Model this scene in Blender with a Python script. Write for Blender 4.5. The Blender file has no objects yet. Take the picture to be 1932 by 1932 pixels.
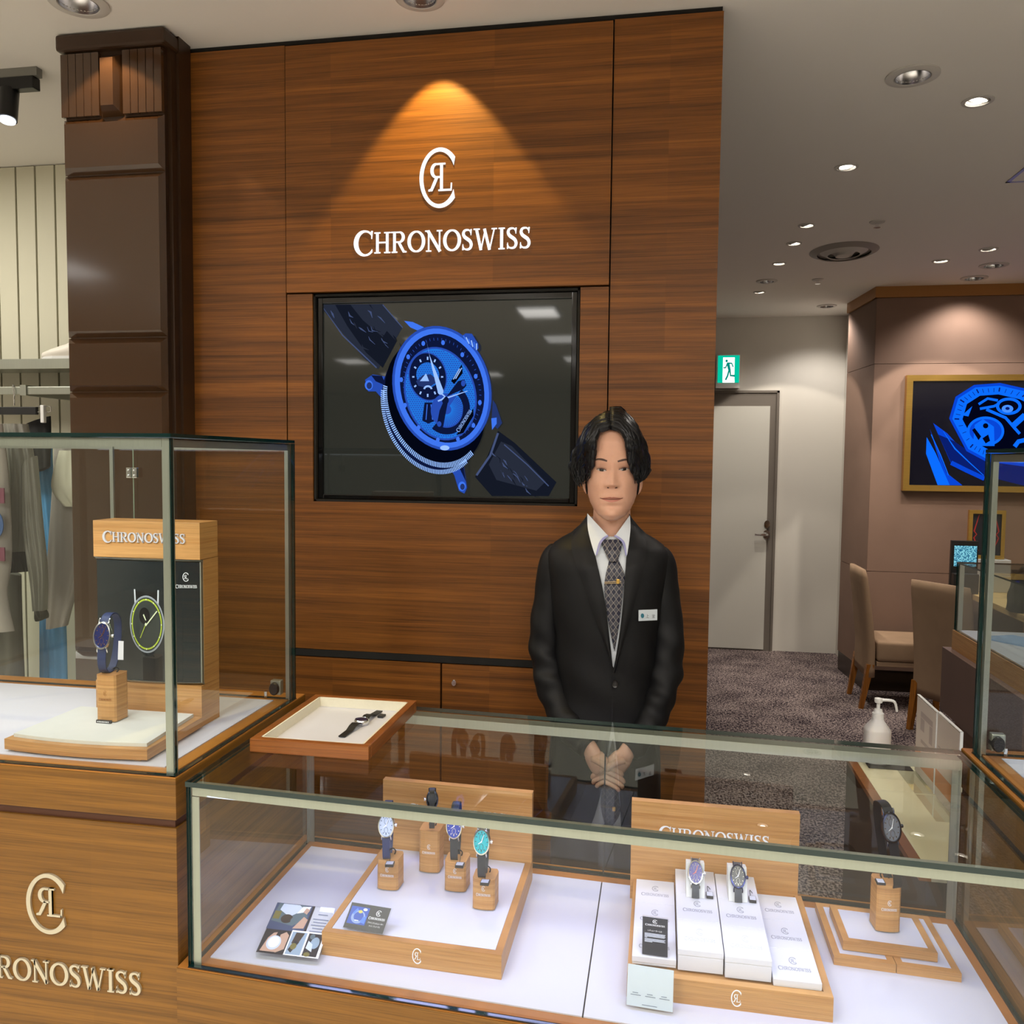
import bpy, bmesh, math, random
from math import sin, cos, pi, radians, sqrt
from mathutils import Vector, Matrix
random.seed(7)
SC = bpy.context.scene
COL = SC.collection
# ------------------------------------------------------------------ camera
FPX = 1597.55
YAW, PITCH, ROLL = radians(9.9896), radians(3.5163), radians(0.6)
CAM = Vector((0, 0, 1.51))
FWD = Vector((-sin(YAW)*cos(PITCH), cos(YAW)*cos(PITCH), -sin(PITCH)))
_r = Vector((cos(YAW), sin(YAW), 0)); _u = _r.cross(FWD)
RIGHT = _r*cos(ROLL) + _u*sin(ROLL); UPV = -_r*sin(ROLL) + _u*cos(ROLL)
cd = bpy.data.cameras.new('camera'); cam = bpy.data.objects.new('camera', cd); COL.objects.link(cam)
cd.sensor_fit = 'HORIZONTAL'; cd.sensor_width = 36; cd.lens = FPX/1932*36; cd.clip_start = .02
cam.matrix_world = Matrix(((RIGHT.x, UPV.x, -FWD.x, CAM.x), (RIGHT.y, UPV.y, -FWD.y, CAM.y), (RIGHT.z, UPV.z, -FWD.z, CAM.z), (0, 0, 0, 1)))
SC.camera = cam
# ------------------------------------------------------------------ world, exposure
SC.view_settings.view_transform = 'Standard'; SC.view_settings.look = 'None'
SC.view_settings.exposure = 0.0; SC.view_settings.gamma = 1.0; SC.view_settings.use_curve_mapping = False
wd = bpy.data.worlds.new('world'); SC.world = wd; wd.use_nodes = True
wd.node_tree.nodes['Background'].inputs[0].default_value = (.86, .84, .80, 1)
wd.node_tree.nodes['Background'].inputs[1].default_value = .22
SC.cycles.transparent_max_bounces = 20
SC.cycles.max_bounces = 6; SC.cycles.glossy_bounces = 4; SC.cycles.diffuse_bounces = 4
SC.cycles.use_adaptive_sampling = True; SC.cycles.adaptive_threshold = .04
SC.cycles.sample_clamp_indirect = 4.0
SC.cycles.caustics_reflective = False; SC.cycles.caustics_refractive = False
try: SC.cycles.use_denoising = True
except Exception: pass
CEIL = 2.655
def area_light(name, loc, size, power, color=(1, 1, 1), direction=(0, 0, -1), spread=pi):
    l = bpy.data.lights.new(name, 'AREA'); l.shape = 'RECTANGLE'; l.size, l.size_y = size; l.energy = power; l.color = color; l.spread = spread
    o = bpy.data.objects.new(name, l); COL.objects.link(o); o.location = loc
    o.rotation_euler = Vector(direction).to_track_quat('-Z', 'Y').to_euler(); return o
def spot_light(name, loc, target, power, angle, blend, color, radius=.02):
    l = bpy.data.lights.new(name, 'SPOT'); l.energy = power; l.spot_size = radians(angle); l.spot_blend = blend; l.color = color; l.shadow_soft_size = radius
    o = bpy.data.objects.new(name, l); COL.objects.link(o); o.location = loc
    o.rotation_euler = (Vector(target)-Vector(loc)).to_track_quat('-Z', 'Y').to_euler(); return o
# the ceiling lamp panels of the hall, rows of rectangular troffers on the camera's side (seen mirrored in the big screen)
PANELS = [(x, y) for y in (-.45, -1.95, -3.42, -5.0, -6.6) for x in (-3.6, -2.28, -.95, .38, 1.72)]
for px_, py_ in PANELS:
    if py_ > -3 and abs(px_) < 3: area_light('hall_troffer_light', (px_, py_, CEIL-.03), (.27, .40), 21, (1, .95, .88), (0, 0, -1), radians(162))
# LED lines inside the cases
area_light('case_led_front', (-.1, 1.215, .975), (1.2, .016), 1.25, (.52, .58, 1), (0, .55, -1), radians(130))
area_light('case_led_rear', (-.1, 1.60, .975), (1.2, .02), .7, (.54, .54, 1), (0, -.45, -1), radians(130))
area_light('tall_case_led_left', (-1.15, 1.248, 1.522), (.72, .034), .8, (.85, .90, 1), (0, .5, -1), radians(104))
area_light('tall_case_led_right', (.95, 1.18, 1.515), (.72, .034), .9, (.66, .80, 1), (0, .5, -1), radians(104))
# added fill light over the clothes shop at the left, its source unseen
area_light('left_shop_fill', (-2.9, 2.0, CEIL-.03), (.6, .5), 26, (1, .96, .86))

# ------------------------------------------------------------------ helpers
def ray(x, y): return RIGHT*((x-966)/FPX) - UPV*((y-966)/FPX) + FWD
def on(ax, v, x, y):
    """the point where the sight line of photo pixel (x, y) meets the plane ax = v"""
    d = ray(x, y); i = 'XYZ'.index(ax); return CAM + d*((v-CAM[i])/d[i])
def lerp(a, b, t): return a+(b-a)*t
def itp(tab, x):
    if x <= tab[0][0]: return tab[0][1]
    for (a, va), (b, vb) in zip(tab, tab[1:]):
        if x <= b:
            t = (x-a)/(b-a); t = t*t*(3-2*t)*.5+t*.5
            return va+(vb-va)*t
    return tab[-1][1]
def poly_at(pts, t):
    L = [0]
    for a, b in zip(pts, pts[1:]): L.append(L[-1]+math.dist(a, b))
    s = t*L[-1]
    for i in range(len(pts)-1):
        if s <= L[i+1] or i == len(pts)-2:
            k = (s-L[i])/max(1e-9, L[i+1]-L[i]); return tuple(lerp(p, q, k) for p, q in zip(pts[i], pts[i+1]))
def smooth_path(pts, n=6):
    out = []; P = [pts[0]]+list(pts)+[pts[-1]]
    for i in range(1, len(P)-2):
        for k in range(n):
            t = k/n; a, b, c, d = P[i-1], P[i], P[i+1], P[i+2]
            out.append(tuple(.5*((2*b[j])+(-a[j]+c[j])*t+(2*a[j]-5*b[j]+4*c[j]-d[j])*t*t+(-a[j]+3*b[j]-3*c[j]+d[j])*t**3) for j in range(len(b))))
    out.append(tuple(pts[-1])); return out
MW = {}
def thing(name, label, cat, loc=(0, 0, 0), rot=(0, 0, 0), group=None, kind=None):
    o = bpy.data.objects.new(name, None); COL.objects.link(o); o.empty_display_size = .02
    o.location = loc; o.rotation_euler = rot
    from mathutils import Euler
    MW[o.name] = Matrix.Translation(Vector(loc)) @ Euler(rot).to_matrix().to_4x4()
    if label: o['label'] = label
    if cat: o['category'] = cat
    if group: o['group'] = group
    if kind: o['kind'] = kind
    return o
def tag(o, label=None, cat=None, group=None, kind=None):
    for k, v in (('label', label), ('category', cat), ('group', group), ('kind', kind)):
        if v: o[k] = v
    return o
class B:
    """collects shapes; build() links them as one mesh object"""
    def __init__(s): s.bm = bmesh.new()
    def _m(s, faces, m):
        for f in faces: f.material_index = m
    def box(s, a, b, m=0, bev=0, seg=2):
        a = Vector(a); b = Vector(b); lo = Vector(map(min, a, b)); hi = Vector(map(max, a, b))
        r = bmesh.ops.create_cube(s.bm, size=1, matrix=Matrix.Translation((lo+hi)/2) @ Matrix.Diagonal((*(hi-lo), 1)))
        fs = {f for v in r['verts'] for f in v.link_faces}; s._m(fs, m)
        if bev:
            es = {e for v in r['verts'] for e in v.link_edges}
            bb = bmesh.ops.bevel(s.bm, geom=list(es), offset=bev, segments=seg, affect='EDGES', profile=.6)
            s._m(bb['faces'], m)
        return s
    def hexa(s, p, m=0):
        """eight corners: bottom four anticlockwise, then top four"""
        v = [s.bm.verts.new(Vector(q)) for q in p]
        for q in ((3, 2, 1, 0), (4, 5, 6, 7), (0, 1, 5, 4), (1, 2, 6, 5), (2, 3, 7, 6), (3, 0, 4, 7)):
            s.bm.faces.new([v[i] for i in q]).material_index = m
        return s
    def poly(s, pts, m=0):
        f = s.bm.faces.new([s.bm.verts.new(Vector(p)) for p in pts]); f.material_index = m; return s
    def prism(s, pts, depth, m=0, mside=None):
        """closed outline of 3D points pushed along the vector depth"""
        depth = Vector(depth); a = [s.bm.verts.new(Vector(p)) for p in pts]; b = [s.bm.verts.new(Vector(p)+depth) for p in pts]; n = len(a)
        s.bm.faces.new(a).material_index = m; s.bm.faces.new(b[::-1]).material_index = m
        for i in range(n):
            s.bm.faces.new((a[i], b[i], b[(i+1) % n], a[(i+1) % n])).material_index = m if mside is None else mside
        return s
    def grid(s, fn, nu, nv, m=0, cu=False, cv=False):
        vs = [[s.bm.verts.new(Vector(fn(i/(nu if cu else nu-1), j/(nv if cv else nv-1)))) for j in range(nv)] for i in range(nu)]
        for i in range(nu if cu else nu-1):
            for j in range(nv if cv else nv-1):
                try: s.bm.faces.new((vs[i][j], vs[(i+1) % nu][j], vs[(i+1) % nu][(j+1) % nv], vs[i][(j+1) % nv])).material_index = m
                except ValueError: pass
        return vs
    def loft(s, rings, m=0, caps=True):
        vs = [[s.bm.verts.new(Vector(p)) for p in r] for r in rings]; n = len(vs[0])
        for a, b in zip(vs, vs[1:]):
            for i in range(n): s.bm.faces.new((a[i], a[(i+1) % n], b[(i+1) % n], b[i])).material_index = m
        if caps:
            s.bm.faces.new(vs[0][::-1]).material_index = m; s.bm.faces.new(vs[-1]).material_index = m
        return s
    def lathe(s, prof, O=(0, 0, 0), axis='Z', seg=24, m=0, sx=1, sy=1, caps=False):
        O = Vector(O); rings = []
        for r, h in prof:
            ring = []
            for k in range(seg):
                a = 2*pi*k/seg; x, y = r*cos(a)*sx, r*sin(a)*sy
                ring.append(O+(Vector((x, y, h)) if axis == 'Z' else Vector((x, h, y)) if axis == 'Y' else Vector((h, x, y))))
            rings.append(ring)
        return s.loft(rings, m, caps)
    def tube(s, pts, r, seg=8, m=0, flat=None):
        pts = [Vector(p) for p in pts]; n = len(pts); rr = r if callable(r) else (lambda t: r); rings = []; ref = None
        for i, p in enumerate(pts):
            d = (pts[min(i+1, n-1)]-pts[max(i-1, 0)]).normalized()
            if ref is None: ref = Vector((0, 0, 1)) if abs(d.z) < .9 else Vector((1, 0, 0))
            e1 = (ref-d*ref.dot(d)).normalized(); e2 = d.cross(e1); ref = e1
            q = rr(i/(n-1)); fl = flat or 1
            rings.append([p+e1*(q*cos(2*pi*k/seg))+e2*(q*fl*sin(2*pi*k/seg)) for k in range(seg)])
        return s.loft(rings, m)
    def ball(s, c, r, m=0, u=16, v=10):
        rx, ry, rz = (r, r, r) if not hasattr(r, '__len__') else r
        c = Vector(c); g = bmesh.ops.create_uvsphere(s.bm, u_segments=u, v_segments=v, radius=1, matrix=Matrix.Translation(c) @ Matrix.Diagonal((rx, ry, rz, 1)))
        s._m({f for w in g['verts'] for f in w.link_faces}, m); return s
    def strip(s, pts, wid, place, depth, m=0):
        """a pen stroke: 2D centre line with widths, raised by depth"""
        L, R = [], []
        for i, p in enumerate(pts):
            a = pts[max(i-1, 0)]; b = pts[min(i+1, len(pts)-1)]; dx, dy = b[0]-a[0], b[1]-a[1]; l = math.hypot(dx, dy) or 1
            w = wid[i]/2 if hasattr(wid, '__len__') else wid/2
            L.append((p[0]-dy/l*w, p[1]+dx/l*w)); R.append((p[0]+dy/l*w, p[1]-dx/l*w))
        f = [place(*q, depth) for q in L+R[::-1]]; g = [place(*q, 0) for q in L+R[::-1]]; n = len(L); N = 2*n
        F = [s.bm.verts.new(p) for p in f]; G = [s.bm.verts.new(p) for p in g]
        for i in range(n-1): s.bm.faces.new((F[i], F[i+1], F[N-2-i], F[N-1-i])).material_index = m
        for i in range(N): s.bm.faces.new((F[i], G[i], G[(i+1) % N], F[(i+1) % N])).material_index = m
        return s
    def build(s, name, mats, parent=None, smooth=False, world=True, angle=40, mods=None):
        bmesh.ops.recalc_face_normals(s.bm, faces=s.bm.faces)
        me = bpy.data.meshes.new(name)
        if parent is not None and world: s.bm.transform(MW[parent.name].inverted())
        s.bm.to_mesh(me); s.bm.free()
        for mm in (mats if isinstance(mats, (list, tuple)) else [mats]): me.materials.append(mm)
        if smooth:
            me.polygons.foreach_set('use_smooth', [True]*len(me.polygons))
            if angle:
                try: me.set_sharp_from_angle(angle=radians(angle))
                except Exception: pass
        o = bpy.data.objects.new(name, me); COL.objects.link(o)
        if parent is not None: o.parent = parent
        return o
def copy_tree(o, parent=None):
    c = o.copy(); COL.objects.link(c); c.parent = parent
    for ch in list(o.children): copy_tree(ch, c)
    if o.name in MW: MW[c.name] = MW[o.name].copy()
    return c
def text_part(string, size, place, mat, parent, name='print', align='CENTER', world=True, sx=1.0):
    """flat lettering as a mesh: place(u, v) gives the 3D point"""
    cu = bpy.data.curves.new('lettering', 'FONT'); cu.body = string; cu.size = size; cu.align_x = align; cu.align_y = 'CENTER'; cu.resolution_u = 2
    t = bpy.data.objects.new('lettering', cu); COL.objects.link(t)
    me = bpy.data.meshes.new_from_object(t.evaluated_get(bpy.context.evaluated_depsgraph_get()))
    bpy.data.objects.remove(t); bpy.data.curves.remove(cu)
    b = B(); b.bm.from_mesh(me); bpy.data.meshes.remove(me)
    for v in b.bm.verts: v.co = place(v.co.x*sx, v.co.y)
    return b.build(name, mat, parent, world=world)

# ------------------------------------------------------------------ materials
def nodes(name):
    m = bpy.data.materials.new(name); m.use_nodes = True; nt = m.node_tree; return m, nt, nt.nodes['Principled BSDF'], nt.nodes['Material Output']
def setp(p, **k):
    for n, v in k.items():
        n = n.replace('_', ' ')
        if n in p.inputs: p.inputs[n].default_value = v
def c4(c): return (c[0], c[1], c[2], 1)
def srgb(r, g, b): return tuple((x/255/12.92 if x <= 10 else ((x/255+.055)/1.055)**2.4) for x in (r, g, b))
def mat(name, col, rough=.5, metal=0, spec=.5, emit=None, es=1.0, coat=0, sub=0, noise=0, nscale=(30, 30, 30), bump=0):
    m, nt, p, o = nodes(name); setp(p, Base_Color=c4(col), Roughness=rough, Metallic=metal, Specular_IOR_Level=spec, Coat_Weight=coat, Coat_Roughness=.08)
    if emit: setp(p, Emission_Color=c4(emit), Emission_Strength=es)
    if sub: setp(p, Subsurface_Weight=sub, Subsurface_Scale=.02, Subsurface_Radius=(1, .4, .2))
    if noise or bump:
        g = nt.nodes.new('ShaderNodeNewGeometry'); mp = nt.nodes.new('ShaderNodeMapping'); mp.inputs['Scale'].default_value = nscale
        nz = nt.nodes.new('ShaderNodeTexNoise'); nz.inputs['Scale'].default_value = 1; nz.inputs['Detail'].default_value = 5
        nt.links.new(g.outputs['Position'], mp.inputs[0]); nt.links.new(mp.outputs[0], nz.inputs['Vector'])
        if noise:
            mx = nt.nodes.new('ShaderNodeMix'); mx.data_type = 'RGBA'
            mx.inputs[6].default_value = c4([x*(1-noise) for x in col]); mx.inputs[7].default_value = c4([min(1, x*(1+noise)) for x in col])
            nt.links.new(nz.outputs[0], mx.inputs[0]); nt.links.new(mx.outputs[2], p.inputs['Base Color'])
        if bump:
            bp = nt.nodes.new('ShaderNodeBump'); bp.inputs['Strength'].default_value = bump; bp.inputs['Distance'].default_value = .002
            nt.links.new(nz.outputs[0], bp.inputs['Height']); nt.links.new(bp.outputs[0], p.inputs['Normal'])
    return m
def wood(name, dark, light, rough=.42, sc=1.0, band=.0, bandh=.085, axis='X', pore=.5, coat=0):
    m, nt, p, o = nodes(name); N, L = nt.nodes, nt.links
    g = N.new('ShaderNodeNewGeometry')
    def noise(sx, sy, sz, det, dist=0):
        mp = N.new('ShaderNodeMapping'); mp.inputs['Scale'].default_value = (sz, sy, sx) if axis == 'Z' else (sx, sy, sz)
        L.new(g.outputs['Position'], mp.inputs[0]); n = N.new('ShaderNodeTexNoise'); n.inputs['Scale'].default_value = 1; n.inputs['Detail'].default_value = det
        n.inputs['Roughness'].default_value = .62; n.inputs['Distortion'].default_value = dist; L.new(mp.outputs[0], n.inputs['Vector']); return n.outputs[0]
    n1 = noise(1.0*sc, 1.0*sc, 66*sc, 8, .3); n2 = noise(5*sc, 5*sc, 420*sc, 3)
    cr = N.new('ShaderNodeValToRGB'); cr.color_ramp.elements[0].position = .30; cr.color_ramp.elements[1].position = .72
    cr.color_ramp.elements[0].color = c4(dark); cr.color_ramp.elements[1].color = c4(light); L.new(n1, cr.inputs[0])
    c2 = N.new('ShaderNodeValToRGB'); c2.color_ramp.elements[0].position = .36; c2.color_ramp.elements[1].position = .52
    v = 1-pore; c2.color_ramp.elements[0].color = (v, v, v, 1); c2.color_ramp.elements[1].color = (1, 1, 1, 1); L.new(n2, c2.inputs[0])
    mx = N.new('ShaderNodeMix'); mx.data_type = 'RGBA'; mx.blend_type = 'MULTIPLY'; mx.inputs[0].default_value = 1; L.new(cr.outputs[0], mx.inputs[6]); L.new(c2.outputs[0], mx.inputs[7])
    out = mx.outputs[2]
    if band:
        sp = N.new('ShaderNodeSeparateXYZ'); L.new(g.outputs['Position'], sp.inputs[0])
        def sm(src, s):
            a = N.new('ShaderNodeMath'); a.operation = 'MULTIPLY'; a.inputs[1].default_value = s; L.new(src, a.inputs[0])
            f = N.new('ShaderNodeMath'); f.operation = 'FLOOR'; L.new(a.outputs[0], f.inputs[0]); return f.outputs[0]
        cb = N.new('ShaderNodeCombineXYZ'); L.new(sm(sp.outputs[2], 1/bandh), cb.inputs[2]); L.new(sm(sp.outputs[0], 2.2), cb.inputs[0])
        wn = N.new('ShaderNodeTexWhiteNoise'); wn.noise_dimensions = '3D'; L.new(cb.outputs[0], wn.inputs['Vector'])
        mr = N.new('ShaderNodeMapRange'); mr.inputs['To Min'].default_value = 1-band; mr.inputs['To Max'].default_value = 1+band; L.new(wn.outputs['Value'], mr.inputs['Value'])
        m2 = N.new('ShaderNodeMix'); m2.data_type = 'RGBA'; m2.blend_type = 'MULTIPLY'; m2.inputs[0].default_value = 1; L.new(out, m2.inputs[6]); L.new(mr.outputs[0], m2.inputs[7]); out = m2.outputs[2]
    L.new(out, p.inputs['Base Color']); setp(p, Roughness=rough, Specular_IOR_Level=.4, Coat_Weight=coat, Coat_Roughness=.15)
    bp = N.new('ShaderNodeBump'); bp.inputs['Strength'].default_value = .12; bp.inputs['Distance'].default_value = .001; L.new(n2, bp.inputs['Height']); L.new(bp.outputs[0], p.inputs['Normal'])
    return m
def glass(name, tint=(.93, .97, .95), ior=1.5, gloss=1.0):
    m, nt, p, o = nodes(name); nt.nodes.remove(p)
    t = nt.nodes.new('ShaderNodeBsdfTransparent'); t.inputs[0].default_value = c4(tint); g = nt.nodes.new('ShaderNodeBsdfGlossy'); g.inputs['Roughness'].default_value = .004
    g.inputs['Color'].default_value = (gloss, gloss, gloss, 1)
    f = nt.nodes.new('ShaderNodeFresnel'); x = nt.nodes.new('ShaderNodeMixShader')
    ge = nt.nodes.new('ShaderNodeNewGeometry'); im = nt.nodes.new('ShaderNodeMix'); im.inputs[2].default_value = ior; im.inputs[3].default_value = 1/ior   # same reflectance on both faces of a pane
    nt.links.new(ge.outputs['Backfacing'], im.inputs[0]); nt.links.new(im.outputs[0], f.inputs[0])
    nt.links.new(f.outputs[0], x.inputs[0]); nt.links.new(t.outputs[0], x.inputs[1]); nt.links.new(g.outputs[0], x.inputs[2]); nt.links.new(x.outputs[0], o.inputs[0]); return m
def flat_emit(name, col, s=1.0, lamp=False):
    m, nt, p, o = nodes(name)
    if not lamp: m.cycles.emission_sampling = 'NONE'
    setp(p, Base_Color=(0, 0, 0, 1), Roughness=.5, Specular_IOR_Level=0, Emission_Color=c4(col), Emission_Strength=s); return m
M = {}
M['wall_wood'] = wood('walnut_wall_veneer', srgb(98, 58, 21), srgb(154, 95, 36), .40, 1, .15, .062, pore=.34)
M['cab_wood'] = wood('teak_cabinet_veneer', srgb(104, 69, 19), srgb(142, 97, 33), .36, 1.2, .04, .3, pore=.3)
M['oak'] = wood('light_oak_display', srgb(176, 122, 66), srgb(208, 158, 98), .42, 2.2, 0, pore=.22)
M['oak_dark'] = wood('oak_trim', srgb(150, 92, 44), srgb(190, 128, 68), .4, 2, 0, pore=.25)
M['lip_wood'] = wood('cabinet_lip_wood', srgb(150, 94, 36), srgb(190, 128, 58), .35, 1.5, 0, pore=.2)
M['tray_wood'] = wood('red_brown_tray_wood', srgb(122, 66, 26), srgb(160, 98, 44), .3, 2, 0, pore=.25)
M['dark_gap'] = mat('shadow_gap_black', (.008, .007, .006), .8)
M['glass'] = glass('clear_glass')
M['acrylic'] = glass('clear_acrylic', (.96, .97, .97), 1.45)
M['glass_edge'] = mat('green_glass_edge', srgb(8, 40, 38), .08, 0, .6)
M['steel'] = mat('satin_steel', srgb(172, 175, 164), .36, .78, noise=.08, nscale=(300, 8, 8))
M['chrome'] = mat('polished_chrome', (.85, .85, .87), .08, 1)
M['black_metal'] = mat('black_metal', (.012, .012, .013), .35, .3)
M['black_plastic'] = mat('black_plastic', (.015, .015, .016), .4)
M['white_board'] = mat('white_display_board', srgb(206, 206, 220), .5, 0, .35)
M['cream_pad'] = mat('cream_suede_pad', srgb(212, 212, 207), .8, 0, .2, noise=.03, nscale=(40, 40, 40))
M['cream_fabric'] = mat('cream_felt', srgb(226, 220, 198), .85, 0, .2, noise=.04, nscale=(200, 200, 200))
M['white_card'] = mat('white_card', srgb(214, 214, 222), .5)
M['grey_print'] = mat('grey_print', srgb(150, 152, 165), .5)
M['pale_print'] = mat('pale_grey_print', srgb(205, 207, 222), .5)
M['white_print'] = mat('white_print', srgb(238, 238, 240), .5)
M['white_plastic'] = mat('white_plastic', srgb(236, 235, 232), .35, sub=.0)
M['brown_gloss'] = mat('brown_lacquer', srgb(70, 46, 26), .13, 0, .5, coat=.6, bump=.03, nscale=(25, 25, 25))
M['brown_satin'] = mat('brown_satin_trim', srgb(58, 38, 22), .35)
M['ceiling'] = mat('ceiling_paint', srgb(240, 235, 228), .85, 0, .2)
M['white_wall'] = mat('white_wall_paint', srgb(222, 218, 210), .75, 0, .25, noise=.015, nscale=(3, 3, 3))
M['taupe'] = mat('taupe_plaster', srgb(140, 114, 100), .7, 0, .25, noise=.16, nscale=(3.5, 3.5, 3.5), bump=.06)
M['crown'] = mat('gold_brown_crown', srgb(168, 116, 58), .45, .1)
M['slat_wall'] = mat('pale_slat_panel', srgb(206, 202, 180), .6)
M['gold'] = mat('brushed_gold', srgb(232, 190, 104), .30, 1, noise=.1, nscale=(6, 6, 120))
M['chair_fabric'] = mat('taupe_suede', srgb(156, 130, 106), .85, 0, .2, noise=.12, nscale=(14, 14, 14))
M['chair_leg'] = wood('honey_chair_leg', srgb(140, 82, 22), srgb(188, 122, 46), .4, 1, 0, axis='Z')
M['led'] = flat_emit('led_white', (.82, .88, 1), 3)
M['sign_white'] = flat_emit('sign_glow', (.93, .96, 1), 1.35)
M['sign_edge'] = mat('sign_edge_blue', srgb(70, 80, 140), .4, emit=srgb(90, 110, 200), es=.25)
M['lamp'] = flat_emit('lamp_glow', (1, .93, .80), 9)
M['silver_paint'] = mat('silver_letter_paint', srgb(214, 214, 220), .35, .3)
M['troffer'] = flat_emit('troffer_glow', (1, .96, .9), 5)
# ------------------------------------------------------------------ serif capitals drawn as strokes (unit height)
def arc(cx, cy, rx, ry, a0, a1, n=18): return [(cx+rx*cos(radians(a0+(a1-a0)*i/n)), cy+ry*sin(radians(a0+(a1-a0)*i/n))) for i in range(n+1)]
GW = dict(C=.80, H=.86, R=.80, O=.86, N=.86, S=.60, W=1.12, I=.38, L=.66)
def glyph(b, ch, f, d, m=0):
    """f(u, v, depth) -> 3D point"""
    def bar(x0, y0, x1, y1): b.strip([((x0+x1)/2, y0), ((x0+x1)/2, y1)], x1-x0, f, d, m)
    def line(p, w): b.strip(p, w, f, d, m)
    def serif(x, y, w=.30): b.strip([(x-w/2, y), (x+w/2, y)], .06, f, d*.96, m)
    if ch == 'I':
        bar(.12, 0, .26, 1); serif(.19, .03); serif(.19, .97)
    elif ch == 'H':
        bar(.12, 0, .25, 1); bar(.61, 0, .74, 1); line([(.2, .51), (.66, .51)], .07)
        for x in (.185, .675): serif(x, .03, .31); serif(x, .97, .31)
    elif ch == 'N':
        bar(.13, 0, .20, 1); bar(.66, 0, .73, 1); line([(.13, .98), (.72, .0)], .15)
        serif(.165, .03, .26); serif(.10, .97, .22); serif(.69, .97, .27)
    elif ch == 'W':
        line([(.12, .98), (.34, .0)], .13); line([(.34, .0), (.55, .98)], .06); line([(.50, .98), (.75, .0)], .13); line([(.75, .0), (.97, .98)], .06)
        serif(.13, .97, .30); serif(.97, .97, .26)
    elif ch == 'L':
        bar(.10, 0, .23, 1); serif(.165, .03, .28); serif(.165, .97, .28); line([(.16, .035), (.62, .035)], .07); line([(.60, .0), (.62, .28)], .06)
    elif ch == 'R':
        bar(.10, 0, .23, 1); serif(.165, .03, .28); serif(.09, .97, .2)
        p = [(.2, .965), (.38, .965)]+arc(.40, .735, .20, .232, 90, -90, 12)+[(.2, .505)]
        w = [.065, .065]+[.065+.085*sin(pi*i/12) for i in range(13)]+[.065]; line(p, w)
        line([(.37, .51), (.48, .30), (.62, .05), (.76, .03)], [.12, .13, .12, .06])
    elif ch == 'O':
        p = arc(.43, .5, .355, .465, 0, 360, 36); w = [.075+.085*abs(cos(2*pi*i/36)) for i in range(37)]; line(p, w)
    elif ch == 'C':
        p = arc(.46, .5, .375, .465, 42, 318, 30); w = [.055+.11*max(0, -cos(radians(42+276*i/30)))**1.0+.02 for i in range(31)]; line(p, w)
        line([(.73, .66), (.74, .97)], [.03, .075]); line([(.735, .20), (.74, .26)], [.05, .02])
    elif ch == 'S':
        p = smooth_path([(.47, .80), (.40, .925), (.28, .955), (.15, .91), (.105, .77), (.17, .63), (.30, .53), (.43, .42), (.485, .25), (.42, .09), (.28, .045), (.14, .09), (.075, .22)], 3)
        n = len(p)-1; w = [.06+.10*sin(pi*i/n)**2 for i in range(n+1)]; line(p, w)
        line([(.465, .70), (.475, .98)], [.03, .07]); line([(.085, .02), (.085, .30)], [.07, .03])
WORD = 'CHRONOSWISS'
def word_layout():
    x = 0; out = []
    for i, c in enumerate(WORD):
        s = 1.22 if i == 0 else 1.0
        out.append((c, x, s)); x += (GW[c]+.01)*s
    return out, x
def letter_place(place, x, s, W, width, height, i):
    return lambda u, v, dd: place(((x+u*s)/W)*width, (v*s-(.11 if i == 0 else 0))*height, dd)
def wordmark(b, place, width, height, d, m=0):
    lay, W = word_layout()
    for i, (c, x, s) in enumerate(lay): glyph(b, c, letter_place(place, x, s, W, width, height, i), d, m)
def emblem_ring(b, place, w, h, d, m=0):
    """open C ring whose mouth is cut straight; origin at its centre"""
    n = 48; O = arc(.076*w, 0, .575*w, .5*h, 42.5, 317.5, n); I = arc(.058*w, 0, .451*w, .435*h, 27, 333, n)
    O[0] = (.5*w, O[0][1]); O[-1] = (.5*w, O[-1][1])
    f = [place(*q, d) for q in O+I[::-1]]; g_ = [place(*q, 0) for q in O+I[::-1]]; N = 2*(n+1)
    F = [b.bm.verts.new(p) for p in f]; G = [b.bm.verts.new(p) for p in g_]
    for i in range(n): b.bm.faces.new((F[i], F[i+1], F[N-2-i], F[N-1-i])).material_index = m
    for i in range(N): b.bm.faces.new((F[i], G[i], G[(i+1) % N], F[(i+1) % N])).material_index = m
def emblem_letters(b, place, w, h, d, m=0):
    g = .465*h; x0 = .10*w; k = .82*w/h*1.62
    glyph(b, 'R', lambda u, v, dd: place(x0-(u-.165)*g*k, (v-.5)*g, dd), d, m)
    glyph(b, 'L', lambda u, v, dd: place(x0+(u-.165)*g*k, (v-.5)*g, dd), d*.9, m)
def emblem(b, place, w, h, d, m=0): emblem_ring(b, place, w, h, d, m); emblem_letters(b, place, w, h, d, m)
# ------------------------------------------------------------------ the setting
YW = 2.25
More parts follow.
